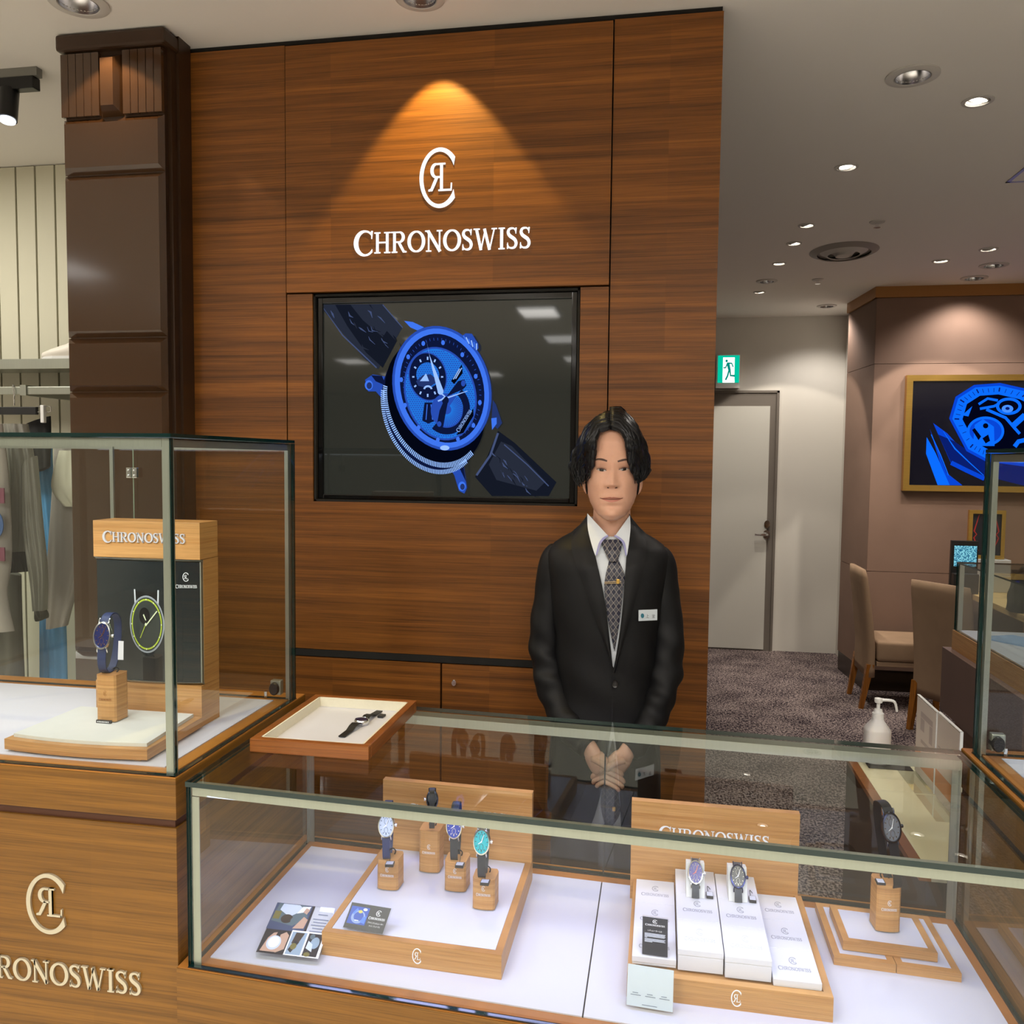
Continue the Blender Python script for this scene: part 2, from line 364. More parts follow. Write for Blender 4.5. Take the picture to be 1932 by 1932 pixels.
# floor: carpet (procedural speckle)
def carpet():
    m, nt, p, o = nodes('purple_speckled_carpet'); N, L = nt.nodes, nt.links; g = N.new('ShaderNodeNewGeometry')
    def nz(s, det, rot=0):
        mp = N.new('ShaderNodeMapping'); mp.inputs['Scale'].default_value = s; mp.inputs['Rotation'].default_value = (0, 0, rot); L.new(g.outputs['Position'], mp.inputs[0])
        n = N.new('ShaderNodeTexNoise'); n.inputs['Scale'].default_value = 1; n.inputs['Detail'].default_value = det; L.new(mp.outputs[0], n.inputs['Vector']); return n.outputs[0]
    a = nz((130, 60, 1), 2); b2 = nz((60, 140, 1), 2, .3); c = nz((5, 5, 1), 3)
    ad = N.new('ShaderNodeMath'); ad.operation = 'ADD'; L.new(a, ad.inputs[0]); L.new(b2, ad.inputs[1])
    a2 = N.new('ShaderNodeMath'); a2.operation = 'MULTIPLY_ADD'; a2.inputs[1].default_value = .35; L.new(c, a2.inputs[0]); L.new(ad.outputs[0], a2.inputs[2])
    cr = N.new('ShaderNodeValToRGB'); cr.color_ramp.elements[0].position = .54; cr.color_ramp.elements[1].position = .66
    mr = N.new('ShaderNodeMath'); mr.operation = 'MULTIPLY'; mr.inputs[1].default_value = .5; L.new(a2.outputs[0], mr.inputs[0]); L.new(mr.outputs[0], cr.inputs[0])
    cr.color_ramp.elements[0].color = c4(srgb(40, 31, 42)); cr.color_ramp.elements[1].color = c4(srgb(168, 152, 148))
    L.new(cr.outputs[0], p.inputs['Base Color']); setp(p, Roughness=.95, Specular_IOR_Level=.1); return m
tag(B().box((-6, 1.9, -.1), (6, 7.3, 0)).build('floor', carpet()), 'dark purple carpet speckled with beige', kind='structure')
tag(B().box((-6, -10, -.1), (6, 1.9, 0)).build('floor_hall', mat('pale_bounce_floor', srgb(232, 226, 214), .35, noise=.05, nscale=(3, 3, 3))), 'unseen hall floor, made pale to bounce light to the ceiling', kind='structure')  # unseen floor, its pale colour chosen to bounce light onto the ceiling
b = B(); b.box((-6, -10, CEIL), (6, 7.3, CEIL+.1)); ceiling = tag(b.build('ceiling', M['ceiling']), 'plain off-white plaster ceiling', kind='structure')
for nm, a, c in (('wall_far', (-6, 7.0, 0), (1.40, 7.2, CEIL)), ('wall_rear', (-6, -10, 0), (6, -9.9, CEIL)), ('wall_side_left', (-6, -10, 0), (-5.9, 7.2, CEIL)), ('wall_side_right', (5.9, -10, 0), (6, 7.2, CEIL))):
    tag(B().box(a, c).build(nm, M['white_wall']), {'wall_far': 'white painted corridor wall with scuffs near the floor'}.get(nm, 'plain pale wall of the hall'), kind='structure')
# ceiling troffers over the hall (visible in reflections), plus an added one for the shop fill
for i, (x, y) in enumerate(PANELS+[(-2.9, 2.0)]):
    lb = 'added unseen lamp panel that brightens the clothes shop' if i == len(PANELS) else 'hall ceiling lamp panel, %s row from the counter, %s from the left' % (('first', 'second', 'third', 'fourth', 'fifth')[i//5], ('first', 'second', 'third', 'fourth', 'fifth')[i % 5])
    t = thing('ceiling_troffer', lb, 'ceiling light', (x, y, CEIL-.012), group='hall lamp panels')
    B().box((x-.16, y-.225, CEIL-.012), (x+.16, y+.225, CEIL), bev=.002).build('frame', M['white_plastic'], t)
    B().box((x-.14, y-.205, CEIL-.016), (x+.14, y+.205, CEIL-.0125)).build('diffuser', M['troffer'], t)
# --- feature wall of walnut panels
XL, XA, XB, XR = -1.335, -1.042, -.144, .131
TOP = 2.640; ZP = 1.967; TVL, TVR, TVB, TVT = -.964, -.2215, 1.388, 1.9635
wall = thing('wall_back', 'walnut veneered feature wall with flush panels', None, (XL, YW, 0), kind='structure')
W_ = M['wall_wood']; g = .0018
def panel(x0, x1, z0, z1, y0=YW, y1=YW+.02): return B().box((x0+g, y0, z0+g), (x1-g, y1, z1-g)).build('panel', W_, wall)
panel(XL, XA, 0, TOP); panel(XB, XR, 0, TOP)
panel(XA, XB, ZP, TOP-.004, YW-.004)
panel(XA, TVL, .966, ZP-.001); panel(TVR, XB, .966, ZP-.001)
B().box((TVL-g, YW, .967), (TVR+g, YW+.02, TVB)).build('panel', W_, wall)
B().box((XL, YW+.095, 0), (XR-.002, YW+.16, TOP+.004)).box((XL, YW+.021, 0), (TVL-.012, YW+.095, TOP+.004)).box((TVR+.012, YW+.021, 0), (XR-.002, YW+.095, TOP+.004)).box((TVL-.012, YW+.021, 0), (TVR+.012, YW+.095, TVB-.012)).box((TVL-.012, YW+.021, TVT+.012), (TVR+.012, YW+.095, TOP+.004)).build('backing', M['dark_gap'], wall)
B().box((XL, YW+.012, TOP+.003), (XR-.004, YW+.16, CEIL)).build('shadow_gap', M['dark_gap'], wall)
B().box((XA, YW-.001, .947), (XB, YW+.019, .966)).build('recess_shade', M['dark_gap'], wall)  # flush black strip painted for the shade inside the gap
# low cupboards in the foot of that wall
for k, (x0, x1) in enumerate(((XA, -.592), (-.590, XB))):
    t = thing('wall_cupboard', ['walnut cupboard under the panel wall, the one without a lock', 'walnut cupboard with a round lock under the panel wall'][k], 'cupboard', (x0, YW, 0), group='cupboards in the panel wall')
    B().box((x0+g, YW-.001, .09), (x1-g, YW+.019, .944)).build('door', W_, t)
    B().box((x0+g, YW+.004, 0), (x1-g, YW+.018, .088)).build('plinth', M['dark_gap'], t)
    if k:
        c = on('Y', YW, 857, 1288)
        lk = B().lathe([(.0075, 0), (.0075, -.004), (.006, -.006), (.0, -.006)], (c.x, YW-.001, c.z), 'Y', 20, sy=1.25).build('lock', M['chrome'], t, True)
        B().box((c.x-.0008, YW-.0085, c.z-.004), (c.x+.0008, YW-.0065, c.z+.004)).build('keyhole', M['black_metal'], lk, world=False) if False else None
# --- illuminated sign on the upper panel
def wp(x0, z0, y0): return lambda u, v, d: Vector((x0+u, y0-d, z0+v))
sg = thing('wall_sign', 'glowing white serif wordmark letters on the walnut panel above the screen', 'sign', (-.595, YW-.004, 2.07))
lay, Wd = word_layout()
for i, (c, x, s) in enumerate(lay):
    b = B(); glyph(b, c, letter_place(wp(-.842, 2.0675, YW-.005), x, s, Wd, .492, .0565, i), .0015); b.build('letter', M['sign_white'], sg)
eg = thing('wall_emblem', 'glowing white open-ring monogram above the wall wordmark', 'emblem', (-.595, YW-.004, 2.26))
b = B(); emblem_ring(b, wp(-.608, 2.261, YW-.005), .098, .158, .0015); b.build('ring', M['sign_white'], eg)
b = B(); emblem_letters(b, wp(-.606, 2.263, YW-.005), .098, .158, .0015); b.build('monogram', M['sign_white'], eg)
# --- pillar
PX0, PX1, PY0 = -1.645, -1.342, 2.135
pl = thing('pillar', 'glossy dark brown lacquered pillar with bevelled blocks left of the panel wall', 'pillar', ((PX0+PX1)/2, PY0+.1, 0))
B().box((PX0+.006, PY0+.012, 0), (PX1-.002, 2.6, CEIL)).box((PX1-.002, PY0+.03, 0), (PX1+.010, 2.249, CEIL)).box((PX1-.002, PY0+.055, 0), (PX1+.018, 2.249, CEIL)).build('shaft', M['brown_satin'], pl)
def pyv(y): return on('Y', PY0, 150, y).z
def block(z0, z1, x0=PX0, x1=PX1, name='block', m='brown_gloss', bv=.016, dp=.016):
    y1 = PY0+.012; y0 = y1-dp; h = [(x0, y1, z0), (x1, y1, z0), (x1, y1, z1), (x0, y1, z1)]
    i = [(x0+bv*.7, y0, z0+bv), (x1-bv*.7, y0, z0+bv), (x1-bv*.7, y0, z1-bv), (x0+bv*.7, y0, z1-bv)]
    bb = B(); v = [bb.bm.verts.new(p) for p in h+i]
    for q in ((4, 5, 6, 7), (0, 1, 5, 4), (1, 2, 6, 5), (2, 3, 7, 6), (3, 0, 4, 7)): bb.bm.faces.new([v[k] for k in q])
    return bb.build(name, M[m], pl)
zc = [pyv(y) for y in (100, 222, 329, 637, 739)]
B().box((PX0-.006, PY0-.012, zc[0]+.004), (PX1+.016, 2.249, CEIL-.004), bev=.008).build('cap', M['brown_satin'], pl)
zs = [zc[1], zc[0]]
nfl = 13; fx = [PX0+(PX1-PX0)*k/nfl for k in range(nfl+1)]
for k in range(nfl):
    if k in (5, 6, 7): continue
    B().box((fx[k]+.0008, PY0, zs[0]+.003), (fx[k+1]-.0008, PY0+.012, zs[1]-.001)).build('flute', M['brown_gloss'], pl)
block(zs[0]+.001, zs[1]-.006, fx[5]+.002, fx[8]-.002, 'keystone', bv=.02, dp=.03)
for a, c in ((zc[2], zc[1]), (zc[3], zc[2]), (zc[4], zc[3]), (.95, zc[4]), (.3, .95)): block(a+.001, c-.001)
B().box((PX0+.002, PY0-.002, 0), (PX1, PY0+.012, .299)).build('base_block', M['brown_gloss'], pl)
# --- pale slatted wall of the neighbouring shop
sw = thing('wall_left', 'pale vertical panel wall of the neighbouring clothes shop', None, (-2.6, 3.05, 0), kind='structure')
B().box((-5.9, 3.07, 0), (-1.45, 3.2, CEIL)).build('backing', M['slat_wall'], sw)
x = -3.6
while x < -1.6:
    B().box((x+.0035, 3.045, 0), (x+.083, 3.07, CEIL-.003), bev=.002).build('slat', M['slat_wall'], sw); x += .087
B().box((-1.45, 2.6, 0), (-1.40, 3.2, CEIL)).build('return_wall', M['white_wall'], sw)
# --- taupe corner block with chamfer
tw = thing('wall_right', 'mottled taupe plaster wall with a bevelled corner', None, (1.37, 5.9, 0), kind='structure')
CX0, CY0, CX1, CY1 = 1.345, 6.46, 1.352, 5.90
SEAMS = [0.14, .80, 2.16, 2.585]
for z0, z1 in zip(SEAMS, SEAMS[1:]):
    B().box((CX1, 5.90, z0+.0015), (4.2, 5.96, z1-.0015)).build('plaster_panel', M['taupe'], tw)
    B().hexa([(1.30, 6.48, z0+.0015), (1.351, 5.902, z0+.0015), (1.40, 5.93, z0+.0015), (1.40, 6.48, z0+.0015), (1.30, 6.48, z1-.0015), (1.351, 5.902, z1-.0015), (1.40, 5.93, z1-.0015), (1.40, 6.48, z1-.0015)]).build('plaster_panel', M['taupe'], tw)
B().box((1.39, 5.965, 0), (4.2, 7.0, CEIL)).build('core', M['white_wall'], tw)
b = B(); b.box((CX1-.012, 5.885, 2.585), (4.2, 5.97, CEIL)); b.hexa([(1.285, 6.48, 2.585), (1.34, 5.886, 2.585), (1.41, 5.93, 2.585), (1.41, 6.48, 2.585), (1.285, 6.48, CEIL), (1.34, 5.886, CEIL), (1.41, 5.93, CEIL), (1.41, 6.48, CEIL)]); b.build('crown_strip', M['crown'], tw)
b = B(); b.box((CX1+.004, 5.905, 0), (4.2, 5.96, .14)); b.hexa([(1.305, 6.48, 0), (1.356, 5.905, 0), (1.40, 5.93, 0), (1.40, 6.48, 0), (1.305, 6.48, .14), (1.356, 5.905, .14), (1.40, 5.93, .14), (1.40, 6.48, .14)]); b.build('skirting', mat('dark_bronze_skirting', srgb(58, 46, 34), .25, .4), tw)
# --- corridor door
d1 = thing('door_1', 'white flush door with a lever handle and a dark reveal', None, (.6, 7.0, 0), kind='structure')
grey = mat('door_frame_grey', srgb(120, 112, 104), .5); dw = mat('door_white', srgb(214, 212, 204), .5)
B().box((-.1, 6.985, 0), (.915, 7.005, 2.09)).build('architrave', M['white_wall'], d1)
B().box((-.1, 6.978, 0), (.882, 6.99, 2.065)).build('frame', grey, d1)
B().box((.882, 6.965, 0), (.900, 6.99, 2.075)).box((-.1, 6.965, 2.06), (.900, 6.99, 2.078)).build('stop', grey, d1)
B().box((-.1, 6.968, .012), (.832, 6.98, 1.955), bev=.001).build('leaf', dw, d1)
hc = on('Y', 6.96, 1446, 1008)
hb = B(); hb.lathe([(.026, 0), (.026, -.01), (.0, -.01)], (hc.x, 6.968, hc.z), 'Y', 20, sy=1.3); hb.tube([(hc.x, 6.96, hc.z), (hc.x, 6.915, hc.z), (hc.x-.02, 6.90, hc.z), (hc.x-.095, 6.90, hc.z)], .010, 8)
hb.build('handle', M['chrome'], d1, True); c = on('Y', 6.96, 1447, 989)
B().lathe([(.022, 0), (.022, -.012), (0, -.012)], (c.x, 6.968, c.z), 'Y', 20, sy=1.35).build('deadlock', M['chrome'], d1, True)
# --- exit sign
a = on('Y', 6.9, 1355, 671); c = on('Y', 6.9, 1394, 722)
ex = thing('exit_sign', 'small lit green running-man exit sign above the corridor door', 'exit sign', ((a.x+c.x)/2, 6.95, c.z))
B().box((a.x-.012, 6.90, c.z-.04), (c.x+.006, 6.999, a.z+.006)).build('housing', M['white_plastic'], ex)
B().box((a.x, 6.896, c.z), (c.x, 6.90, a.z)).build('green_face', flat_emit('exit_green', srgb(0, 196, 160), 1.0), ex)
wv = flat_emit('exit_white', (.92, 1, .98), 1.3); gv = flat_emit('exit_figure', srgb(0, 150, 135), .8)
Wx, Hx = c.x-a.x, a.z-c.z
def exf(u, v, d): return Vector((a.x+u*Wx, 6.8958-d, c.z+v*Hx))
B().prism([exf(.23, .0, 0), exf(.80, .0, 0), exf(.78, .25, 0), exf(.78, .93, 0), exf(.23, .93, 0)], (0, -.001, 0)).build('white_field', wv, ex)
fb = B()
def exs(pts, w): fb.strip([(p[0], p[1]) for p in pts], w, lambda u, v, d: exf(u, v, d+.0015), .0008)
fb.prism([exf(.40+.055*cos(k*pi/6), .80+.05*sin(k*pi/6), .0015) for k in range(12)], (0, -.0008, 0))
exs([(.47, .70), (.55, .45)], [.13, .11]); exs([(.42, .72), (.64, .71), (.71, .58)], .05); exs([(.44, .71), (.36, .55), (.26, .55)], .05); exs([(.53, .47), (.46, .25), (.37, .10)], .07); exs([(.56, .48), (.60, .26), (.80, .25)], .07)
fb.build('running_figure', gv, ex)
# ------------------------------------------------------------------ ceiling fittings
refl = mat('spun_aluminium', (.72, .72, .76), .22, 1); white_ring = mat('white_trim_ring', srgb(205, 200, 194), .6); can_dark = mat('dark_lamp_can', (.02, .02, .02), .5)
def downlight(px, py, r, label, lit=False, loc=None):
    c = Vector(loc) if loc else on('Z', CEIL, px, py)
    t = thing('downlight', label, 'downlight', (c.x, c.y, CEIL), group='recessed downlights')
    B().lathe([(r*.80, .0), (r*1.25, .0), (r*1.25, -.004), (r*1.12, -.007), (r*.86, -.007), (r*.80, -.002)], (c.x, c.y, CEIL-.0005), seg=36).build('trim_ring', white_ring, t, True)
    B().lathe([(r*.80, -.003), (r*.78, .012), (r*.60, .035), (r*.4, .045)], (c.x, c.y, CEIL-.004), seg=36).build('reflector', refl, t, True, angle=60)
    if lit: B().lathe([(r*.45, .0), (r*.44, .003), (0, .003)], (c.x, c.y, CEIL+.030), seg=24).build('lamp', M['lamp'], t)
    return c
HOLES = []
for px, py, r, lb in ((1722, 142, .060, 'large silver recessed downlight nearest the panel wall edge'), (148, 4, .058, 'silver recessed downlight above the brown pillar'), (792, -6, .05, 'recessed downlight straight above the wall emblem'),
                      (1447, 530, .052, 'silver recessed downlight over the corridor, left of the round air vent'), (1560, 577, .055, 'farthest silver recessed downlight, close to the white corridor wall'),
                      (1875, 500, .062, 'nearer of two silver downlights before the taupe wall'), (1838, 524, .062, 'farther of two silver downlights before the taupe wall')):
    c = downlight(px, py, r, lb); HOLES.append((c, r*.79))
    if c.y > 2.4: spot_light('downlight_beam', (c.x, c.y, CEIL-.02), (c.x, c.y, 0), 22, 130, .6, (1, .93, .85), .05)
def gimbal(px, py, r, label, target, power=0, angle=60, color=(1, .90, .76), blend=.25):
    c = on('Z', CEIL, px, py)
    t = thing('spotlight', label, 'spotlight', (c.x, c.y, CEIL), group='tilted ceiling spotlights')
    B().lathe([(r*.82, 0), (r*1.12, 0), (r*1.12, -.003), (r*.86, -.004), (r*.82, 0)], (c.x, c.y, CEIL-.0005), seg=28).build('trim_ring', white_ring, t, True)
    B().lathe([(r*.82, -.001), (r*.80, .03), (0, .03)], (c.x, c.y, CEIL), seg=28).build('recess', can_dark, t, True)
    d = (Vector(target)-Vector((c.x, c.y, CEIL))).normalized(); q = d.to_track_quat('-Z', 'Y').to_matrix().to_4x4()
    b = B(); b.lathe([(r*.70, .012), (r*.76, -.002), (r*.70, -.004), (r*.64, .002), (r*.60, .014)], (0, 0, 0), seg=24); b.bm.transform(Matrix.Translation((c.x, c.y, CEIL+.006)) @ q); b.build('lamp_head', white_ring, t, True)
    b = B(); b.ball((0, 0, .008), (r*.56, r*.56, .016), 0, 20, 10); b.bm.transform(Matrix.Translation((c.x, c.y, CEIL+.002)) @ q); b.build('lens', M['lamp'], t, True)
    HOLES.append((c, r*.81))
    if power: spot_light('spotlight_beam', Vector((c.x, c.y, CEIL-.014)), target, power, angle, blend, color)
    return c
gimbal(1845, 190, .042, 'glowing tilted spotlight nearest the right edge of the ceiling', (.4, 3.4, .0), 26, 70)
gimbal(1597, 315, .040, 'glowing tilted spotlight between the big downlight and the air vent', (1.1, 3.2, .0), 26, 70)
gimbal(1522, 425, .036, 'nearest of four small spotlights in a row over the corridor', (1.6, 5.3, .3), 20, 60)
gimbal(1498, 459, .036, 'second of four small spotlights in a row over the corridor', (1.6, 5.5, .3), 20, 60)
gimbal(1470, 497, .036, 'third of four small spotlights in a row over the corridor', (.8, 6.2, .0), 24, 66)
gimbal(1433, 551, .036, 'farthest of four small spotlights in a row over the corridor', (1.1, 7.0, .6), 34, 74, blend=.15)
gimbal(1865, 470, .042, 'slit-like glowing spotlight before the taupe wall, the right one', (2.3, 5.9, .9), 28, 70, blend=.15)
gimbal(1775, 492, .042, 'slit-like glowing spotlight before the taupe wall, the left one', (1.86, 5.9, .9), 52, 70, blend=.12)
# openings of the fittings in the ceiling slab
hb = B()
for c, r in HOLES: hb.lathe([(r, -.02), (r, .08)], (c.x, c.y, CEIL), seg=32, caps=True)
cut = hb.build('ceiling_openings', M['ceiling'])
bm_ = ceiling.modifiers.new('openings', 'BOOLEAN'); bm_.operation = 'DIFFERENCE'; bm_.object = cut; bm_.solver = 'EXACT'
_me = bpy.data.meshes.new_from_object(ceiling.evaluated_get(bpy.context.evaluated_depsgraph_get())); ceiling.modifiers.clear(); ceiling.data = _me
bpy.data.objects.remove(cut)
tag(B().box((-6, -10, CEIL+.101), (6, 7.3, CEIL+.12)).build('ceiling_void', can_dark), 'dark void above the ceiling', kind='structure')
# light that the downlights above the emblem and the pillar throw on the wall
spot_light('emblem_downlight_beam', (-.596, 2.142, CEIL-.008), (-.596, 2.152, 2.0), 40, 78, .25, (1, .75, .26), .012)
spot_light('pillar_downlight_beam', (-1.478, 2.045, CEIL-.012), (-1.478, 2.055, 2.2), 6, 98, .15, (1, .76, .5), .012)
# air diffuser
c = on('Z', CEIL, 1592, 474); t = thing('air_vent', 'large round ceiling air diffuser with nested rings', 'air vent', (c.x, c.y, CEIL)); vm = mat('vent_grey', srgb(150, 143, 136), .6)
for k, (r0, r1, h) in enumerate(((.215, .165, .018), (.150, .098, .024), (.085, .045, .028))):
    B().lathe([(r1, -h+.004), (r1+.004, -h), (r0-.02, -.008), (r0, -.001), (r0-.012, -.003), (r1+.012, -h+.008)], (c.x, c.y, CEIL), seg=44, sx=.82).build('ring', white_ring if k != 0 else vm, t, True)
B().lathe([(.05, -.02), (.03, -.03), (0, -.031)], (c.x, c.y, CEIL), seg=30, sx=.82).build('core', white_ring, t, True)
B().lathe([(.2, -.0015), (0, -.0016)], (c.x, c.y, CEIL), seg=36, sx=.82).build('throat', vm, t)
for px, py, lb in ((1655, 418, 'chrome fire sprinkler nearer than the round air vent'), (1543, 527, 'chrome fire sprinkler beyond the round air vent')):
    c = on('Z', CEIL, px, py); t = thing('sprinkler', lb, 'sprinkler', (c.x, c.y, CEIL), group='fire sprinklers')
    B().lathe([(.036, 0), (.034, -.005), (.018, -.008), (0, -.008)], (c.x, c.y, CEIL-.0005), seg=24).build('plate', white_ring, t, True)
    B().lathe([(.008, -.006), (.008, -.024), (.016, -.026), (.016, -.029), (0, -.029)], (c.x, c.y, CEIL), seg=14).build('head', M['chrome'], t, True)
# access hatch corner
c = on('Z', CEIL, 1897, 344); t = thing('ceiling_hatch', 'square access hatch with an aluminium rim at the right of the ceiling', 'hatch', (c.x+.2, c.y-.2, CEIL))
for a, b2 in (((c.x, c.y-.45), (c.x+.014, c.y)), ((c.x, c.y-.014), (c.x+.45, c.y)), ((c.x+.436, c.y-.45), (c.x+.45, c.y)), ((c.x, c.y-.45), (c.x+.45, c.y-.436))):
    B().box((*a, CEIL-.003), (*b2, CEIL-.0005)).build('rim', M['steel'], t)
B().box((c.x+.015, c.y-.435, CEIL-.002), (c.x+.435, c.y-.015, CEIL-.0006)).build('cover', M['ceiling'], t)
# track light at the left
e = on('Z', CEIL, 74, 128); t = thing('track_light', 'black cylinder spotlight on a grey ceiling track in the clothes shop', 'track light', (e.x-.1, e.y, CEIL))
B().box((e.x-.9, e.y-.012, CEIL-.026), (e.x, e.y+.012, CEIL-.0005)).build('track', mat('grey_track', srgb(120, 118, 112), .4), t)
a = on('Y', e.y, 34, 150)
B().box((a.x-.068, e.y-.016, CEIL-.062), (a.x+.062, e.y+.016, CEIL-.0265), bev=.003).build('driver_box', M['black_metal'], t)
p0 = on('Y', e.y, 18, 172); p1 = on('Y', e.y-.02, 14, 226)
B().tube([(p0.x, e.y, p0.z), (p1.x, p1.y, p1.z)], .0265, 20).build('lamp_cylinder', M['black_metal'], t, True)
B().tube([(p0.x, e.y, CEIL-.06), (p0.x, e.y, p0.z-.01)], .007, 8).build('stem', M['black_metal'], t, True)
dv = (p1-p0).normalized()
B().tube([p1, p1+dv*.004], .022, 20).build('lens', flat_emit('track_lens', (.85, .9, 1), 5), t)
# ------------------------------------------------------------------ big wall screen
t = thing('wall_screen', 'large black wall television recessed in the walnut panel, showing a blue watch', 'television', ((TVL+TVR)/2, YW+.02, TVB))
bz = mat('gloss_black_bezel', (.004, .004, .005), .08, 0, .5); YS = YW+.022
iL, iR, iB, iT = TVL+.022, TVR-.022, TVB+.020, TVT-.024
B().box((TVL, YW+.004, TVB), (TVL+.006, YW+.09, TVT)).box((TVR-.006, YW+.004, TVB), (TVR, YW+.09, TVT)).box((TVL, YW+.004, TVT-.006), (TVR, YW+.09, TVT)).box((TVL, YW+.004, TVB), (TVR, YW+.09, TVB+.006)).build('niche_lining', M['dark_gap'], t)
B().box((TVL+.007, YS-.008, TVB+.007), (iL, YS+.03, TVT-.007), bev=.002).box((iR, YS-.008, TVB+.007), (TVR-.007, YS+.03, TVT-.007), bev=.002).box((iL, YS-.008, iT), (iR, YS+.03, TVT-.007), bev=.002).box((iL, YS-.008, TVB+.007), (iR, YS+.03, iB), bev=.002).build('bezel', bz, t)
B().box((iL, YS, iB), (iR, YS+.03, iT)).build('screen', mat('screen_black', (.010, .011, .010), .035, 0, .6, emit=srgb(38, 40, 36), es=.8), t)  # the grey emission also holds the haze of reflections on the screen
BL = [flat_emit('screen_blue_%d' % k, srgb(*c), s) for k, (c, s) in enumerate((((4, 8, 24), .8), ((14, 24, 62), .9), ((36, 54, 110), 1), ((40, 78, 180), 1), ((62, 116, 236), 1.05), ((150, 188, 255), 1.1), ((34, 120, 224), 1.0), ((44, 50, 66), .8), ((22, 27, 40), .9), ((72, 86, 126), .9)))]
lay_k = [0]
def S(zx, zy, k=0):
    p = on('Y', YS, 560+zx*.28986, 520+zy*.28986)
    return Vector((min(max(p.x, iL+.001), iR-.001), YS-.0004-.00012*k, min(max(p.z, iB+.001), iT-.001)))
ib = B(); K = [0]
def sp(pts, m): K[0] += 1; ib.poly([S(x, y, K[0]) for x, y in pts], m)
def ell(cx, cy, rx, ry, rot=0, n=48, a0=0, a1=360):
    r = radians(rot); return [(cx+rx*cos(t)*cos(r)-ry*sin(t)*sin(r), cy+rx*cos(t)*sin(r)+ry*sin(t)*cos(r)) for t in [radians(a0+(a1-a0)*k/n) for k in range(n if a1-a0 == 360 else n+1)]]
def band(e0, e1, m, closed=True):
    K[0] += 1; n = len(e0)
    for k in range(n if closed else n-1):
        ib.poly([S(*e0[k], K[0]), S(*e0[(k+1) % n], K[0]), S(*e1[(k+1) % n], K[0]), S(*e1[k], K[0])], m)
def stroke(p, w, m):
    K[0] += 1; ib.strip(p, w, lambda u, v, d: S(u, v, K[0]), 0, m)
sp([(150, 185), (560, 185), (600, 235), (690, 335), (530, 610), (440, 540), (165, 230)], 7); sp([(250, 190), (480, 190), (560, 330), (650, 430), (560, 600), (450, 500), (330, 330)], 8)
sp([(350, 190), (470, 190), (600, 340), (560, 400), (430, 290)], 7); stroke([(160, 215), (300, 390), (520, 600)], 8, 9); stroke([(560, 190), (690, 340)], 6, 9)
sp([(1310, 1010), (1420, 1090), (1690, 1345), (1640, 1435), (1270, 1435), (1160, 1310), (1230, 1200)], 8); sp([(1330, 1080), (1400, 1110), (1620, 1340), (1560, 1400), (1300, 1330), (1250, 1230)], 7); stroke([(1310, 1025), (1260, 1170), (1170, 1300)], 14, 9); stroke([(1350, 1100), (1500, 1230), (1640, 1370)], 7, 9)
rs = random.Random(5)
for _ in range(26):
    u, v = rs.random(), rs.random(); x, y = 200+330*u*.9+230*v, 200+20*u+270*v; stroke([(x, y), (x+rs.uniform(5, 20), y+rs.uniform(10, 34)), (x+rs.uniform(20, 50), y+rs.uniform(34, 60))], [2, rs.uniform(4, 13), 2], rs.choice((7, 9, 8)))
    x, y = 1240+90*u+260*v, 1120+150*u+190*v; stroke([(x, y), (x+rs.uniform(5, 20), y+rs.uniform(8, 24)), (x+rs.uniform(20, 40), y+rs.uniform(24, 50))], [2, rs.uniform(4, 11), 2], rs.choice((7, 9, 8)))
sp([(450, 680), (500, 645), (590, 660), (600, 800), (560, 800), (520, 755), (470, 755)], 3); sp([(490, 650), (560, 655), (590, 720), (520, 690)], 1); sp(ell(475, 715, 26, 32), 4); sp(ell(478, 718, 17, 22), 2)
sp([(1000, 1250), (1040, 1205), (1085, 1210), (1112, 1380), (1095, 1418), (1060, 1400), (1030, 1300)], 3); sp([(1045, 1215), (1085, 1215), (1105, 1340)], 1); sp(ell(1080, 1370, 24, 30), 4); sp(ell(1083, 1374, 15, 20), 2)
sp([(705, 298), (760, 305), (835, 340), (790, 360), (745, 340)], 4); sp([(1280, 810), (1300, 840), (1340, 960), (1310, 1000), (1270, 960)], 2); sp([(1270, 930), (1305, 925), (1305, 965), (1275, 1005)], 4)
sp(ell(880, 880, 305, 420, -20), 1); sp(ell(905, 830, 310, 425, -20), 0)
def knurl(cx, cy, rx, ry, rot, a0, a1, n, ln, m):
    K[0] += 1
    for k in range(n):
        a = radians(a0+(a1-a0)*k/n); a2 = radians(a0+(a1-a0)*(k+.55)/n); r = radians(rot); q = []
        for aa, s in ((a, 1), (a2, 1), (a2, 1-ln), (a, 1-ln)):
            x, y = rx*s*cos(aa), ry*s*sin(aa); q.append(S(cx+x*cos(r)-y*sin(r), cy+x*sin(r)+y*cos(r), K[0]))
        ib.poly(q, m)
knurl(880, 880, 312, 424, -20, 70, 215, 74, .07, 5); knurl(905, 830, 322, 432, -20, 68, 212, 74, .08, 5)
band(ell(950, 735, 312, 405, -14), ell(950, 735, 262, 352, -14), 4); band(ell(950, 735, 316, 409, -14), ell(950, 735, 300, 392, -14), 3); band(ell(952, 735, 268, 358, -14), ell(952, 735, 254, 345, -14), 1)
sp(ell(950, 740, 262, 352, -14), 1); sp(ell(940, 770, 228, 305, -16), 6); band(ell(940, 770, 230, 308, -16), ell(940, 770, 218, 296, -16), 3)
random.seed(3)
for i in range(-24, 25):
    for j in range(-24, 25):
        x, y = 940+i*15+(j % 2)*7.5, 770+j*13; dx, dy = x-940, y-770; r_ = radians(16); X_, Y_ = dx*cos(r_)-dy*sin(r_), dx*sin(r_)+dy*cos(r_)
        if (X_/214)**2+(Y_/290)**2 < 1: ib.poly([S(*q, K[0]+1) for q in ell(x, y, 5.2, 4.2, 0, 6)], 3)
K[0] += 1
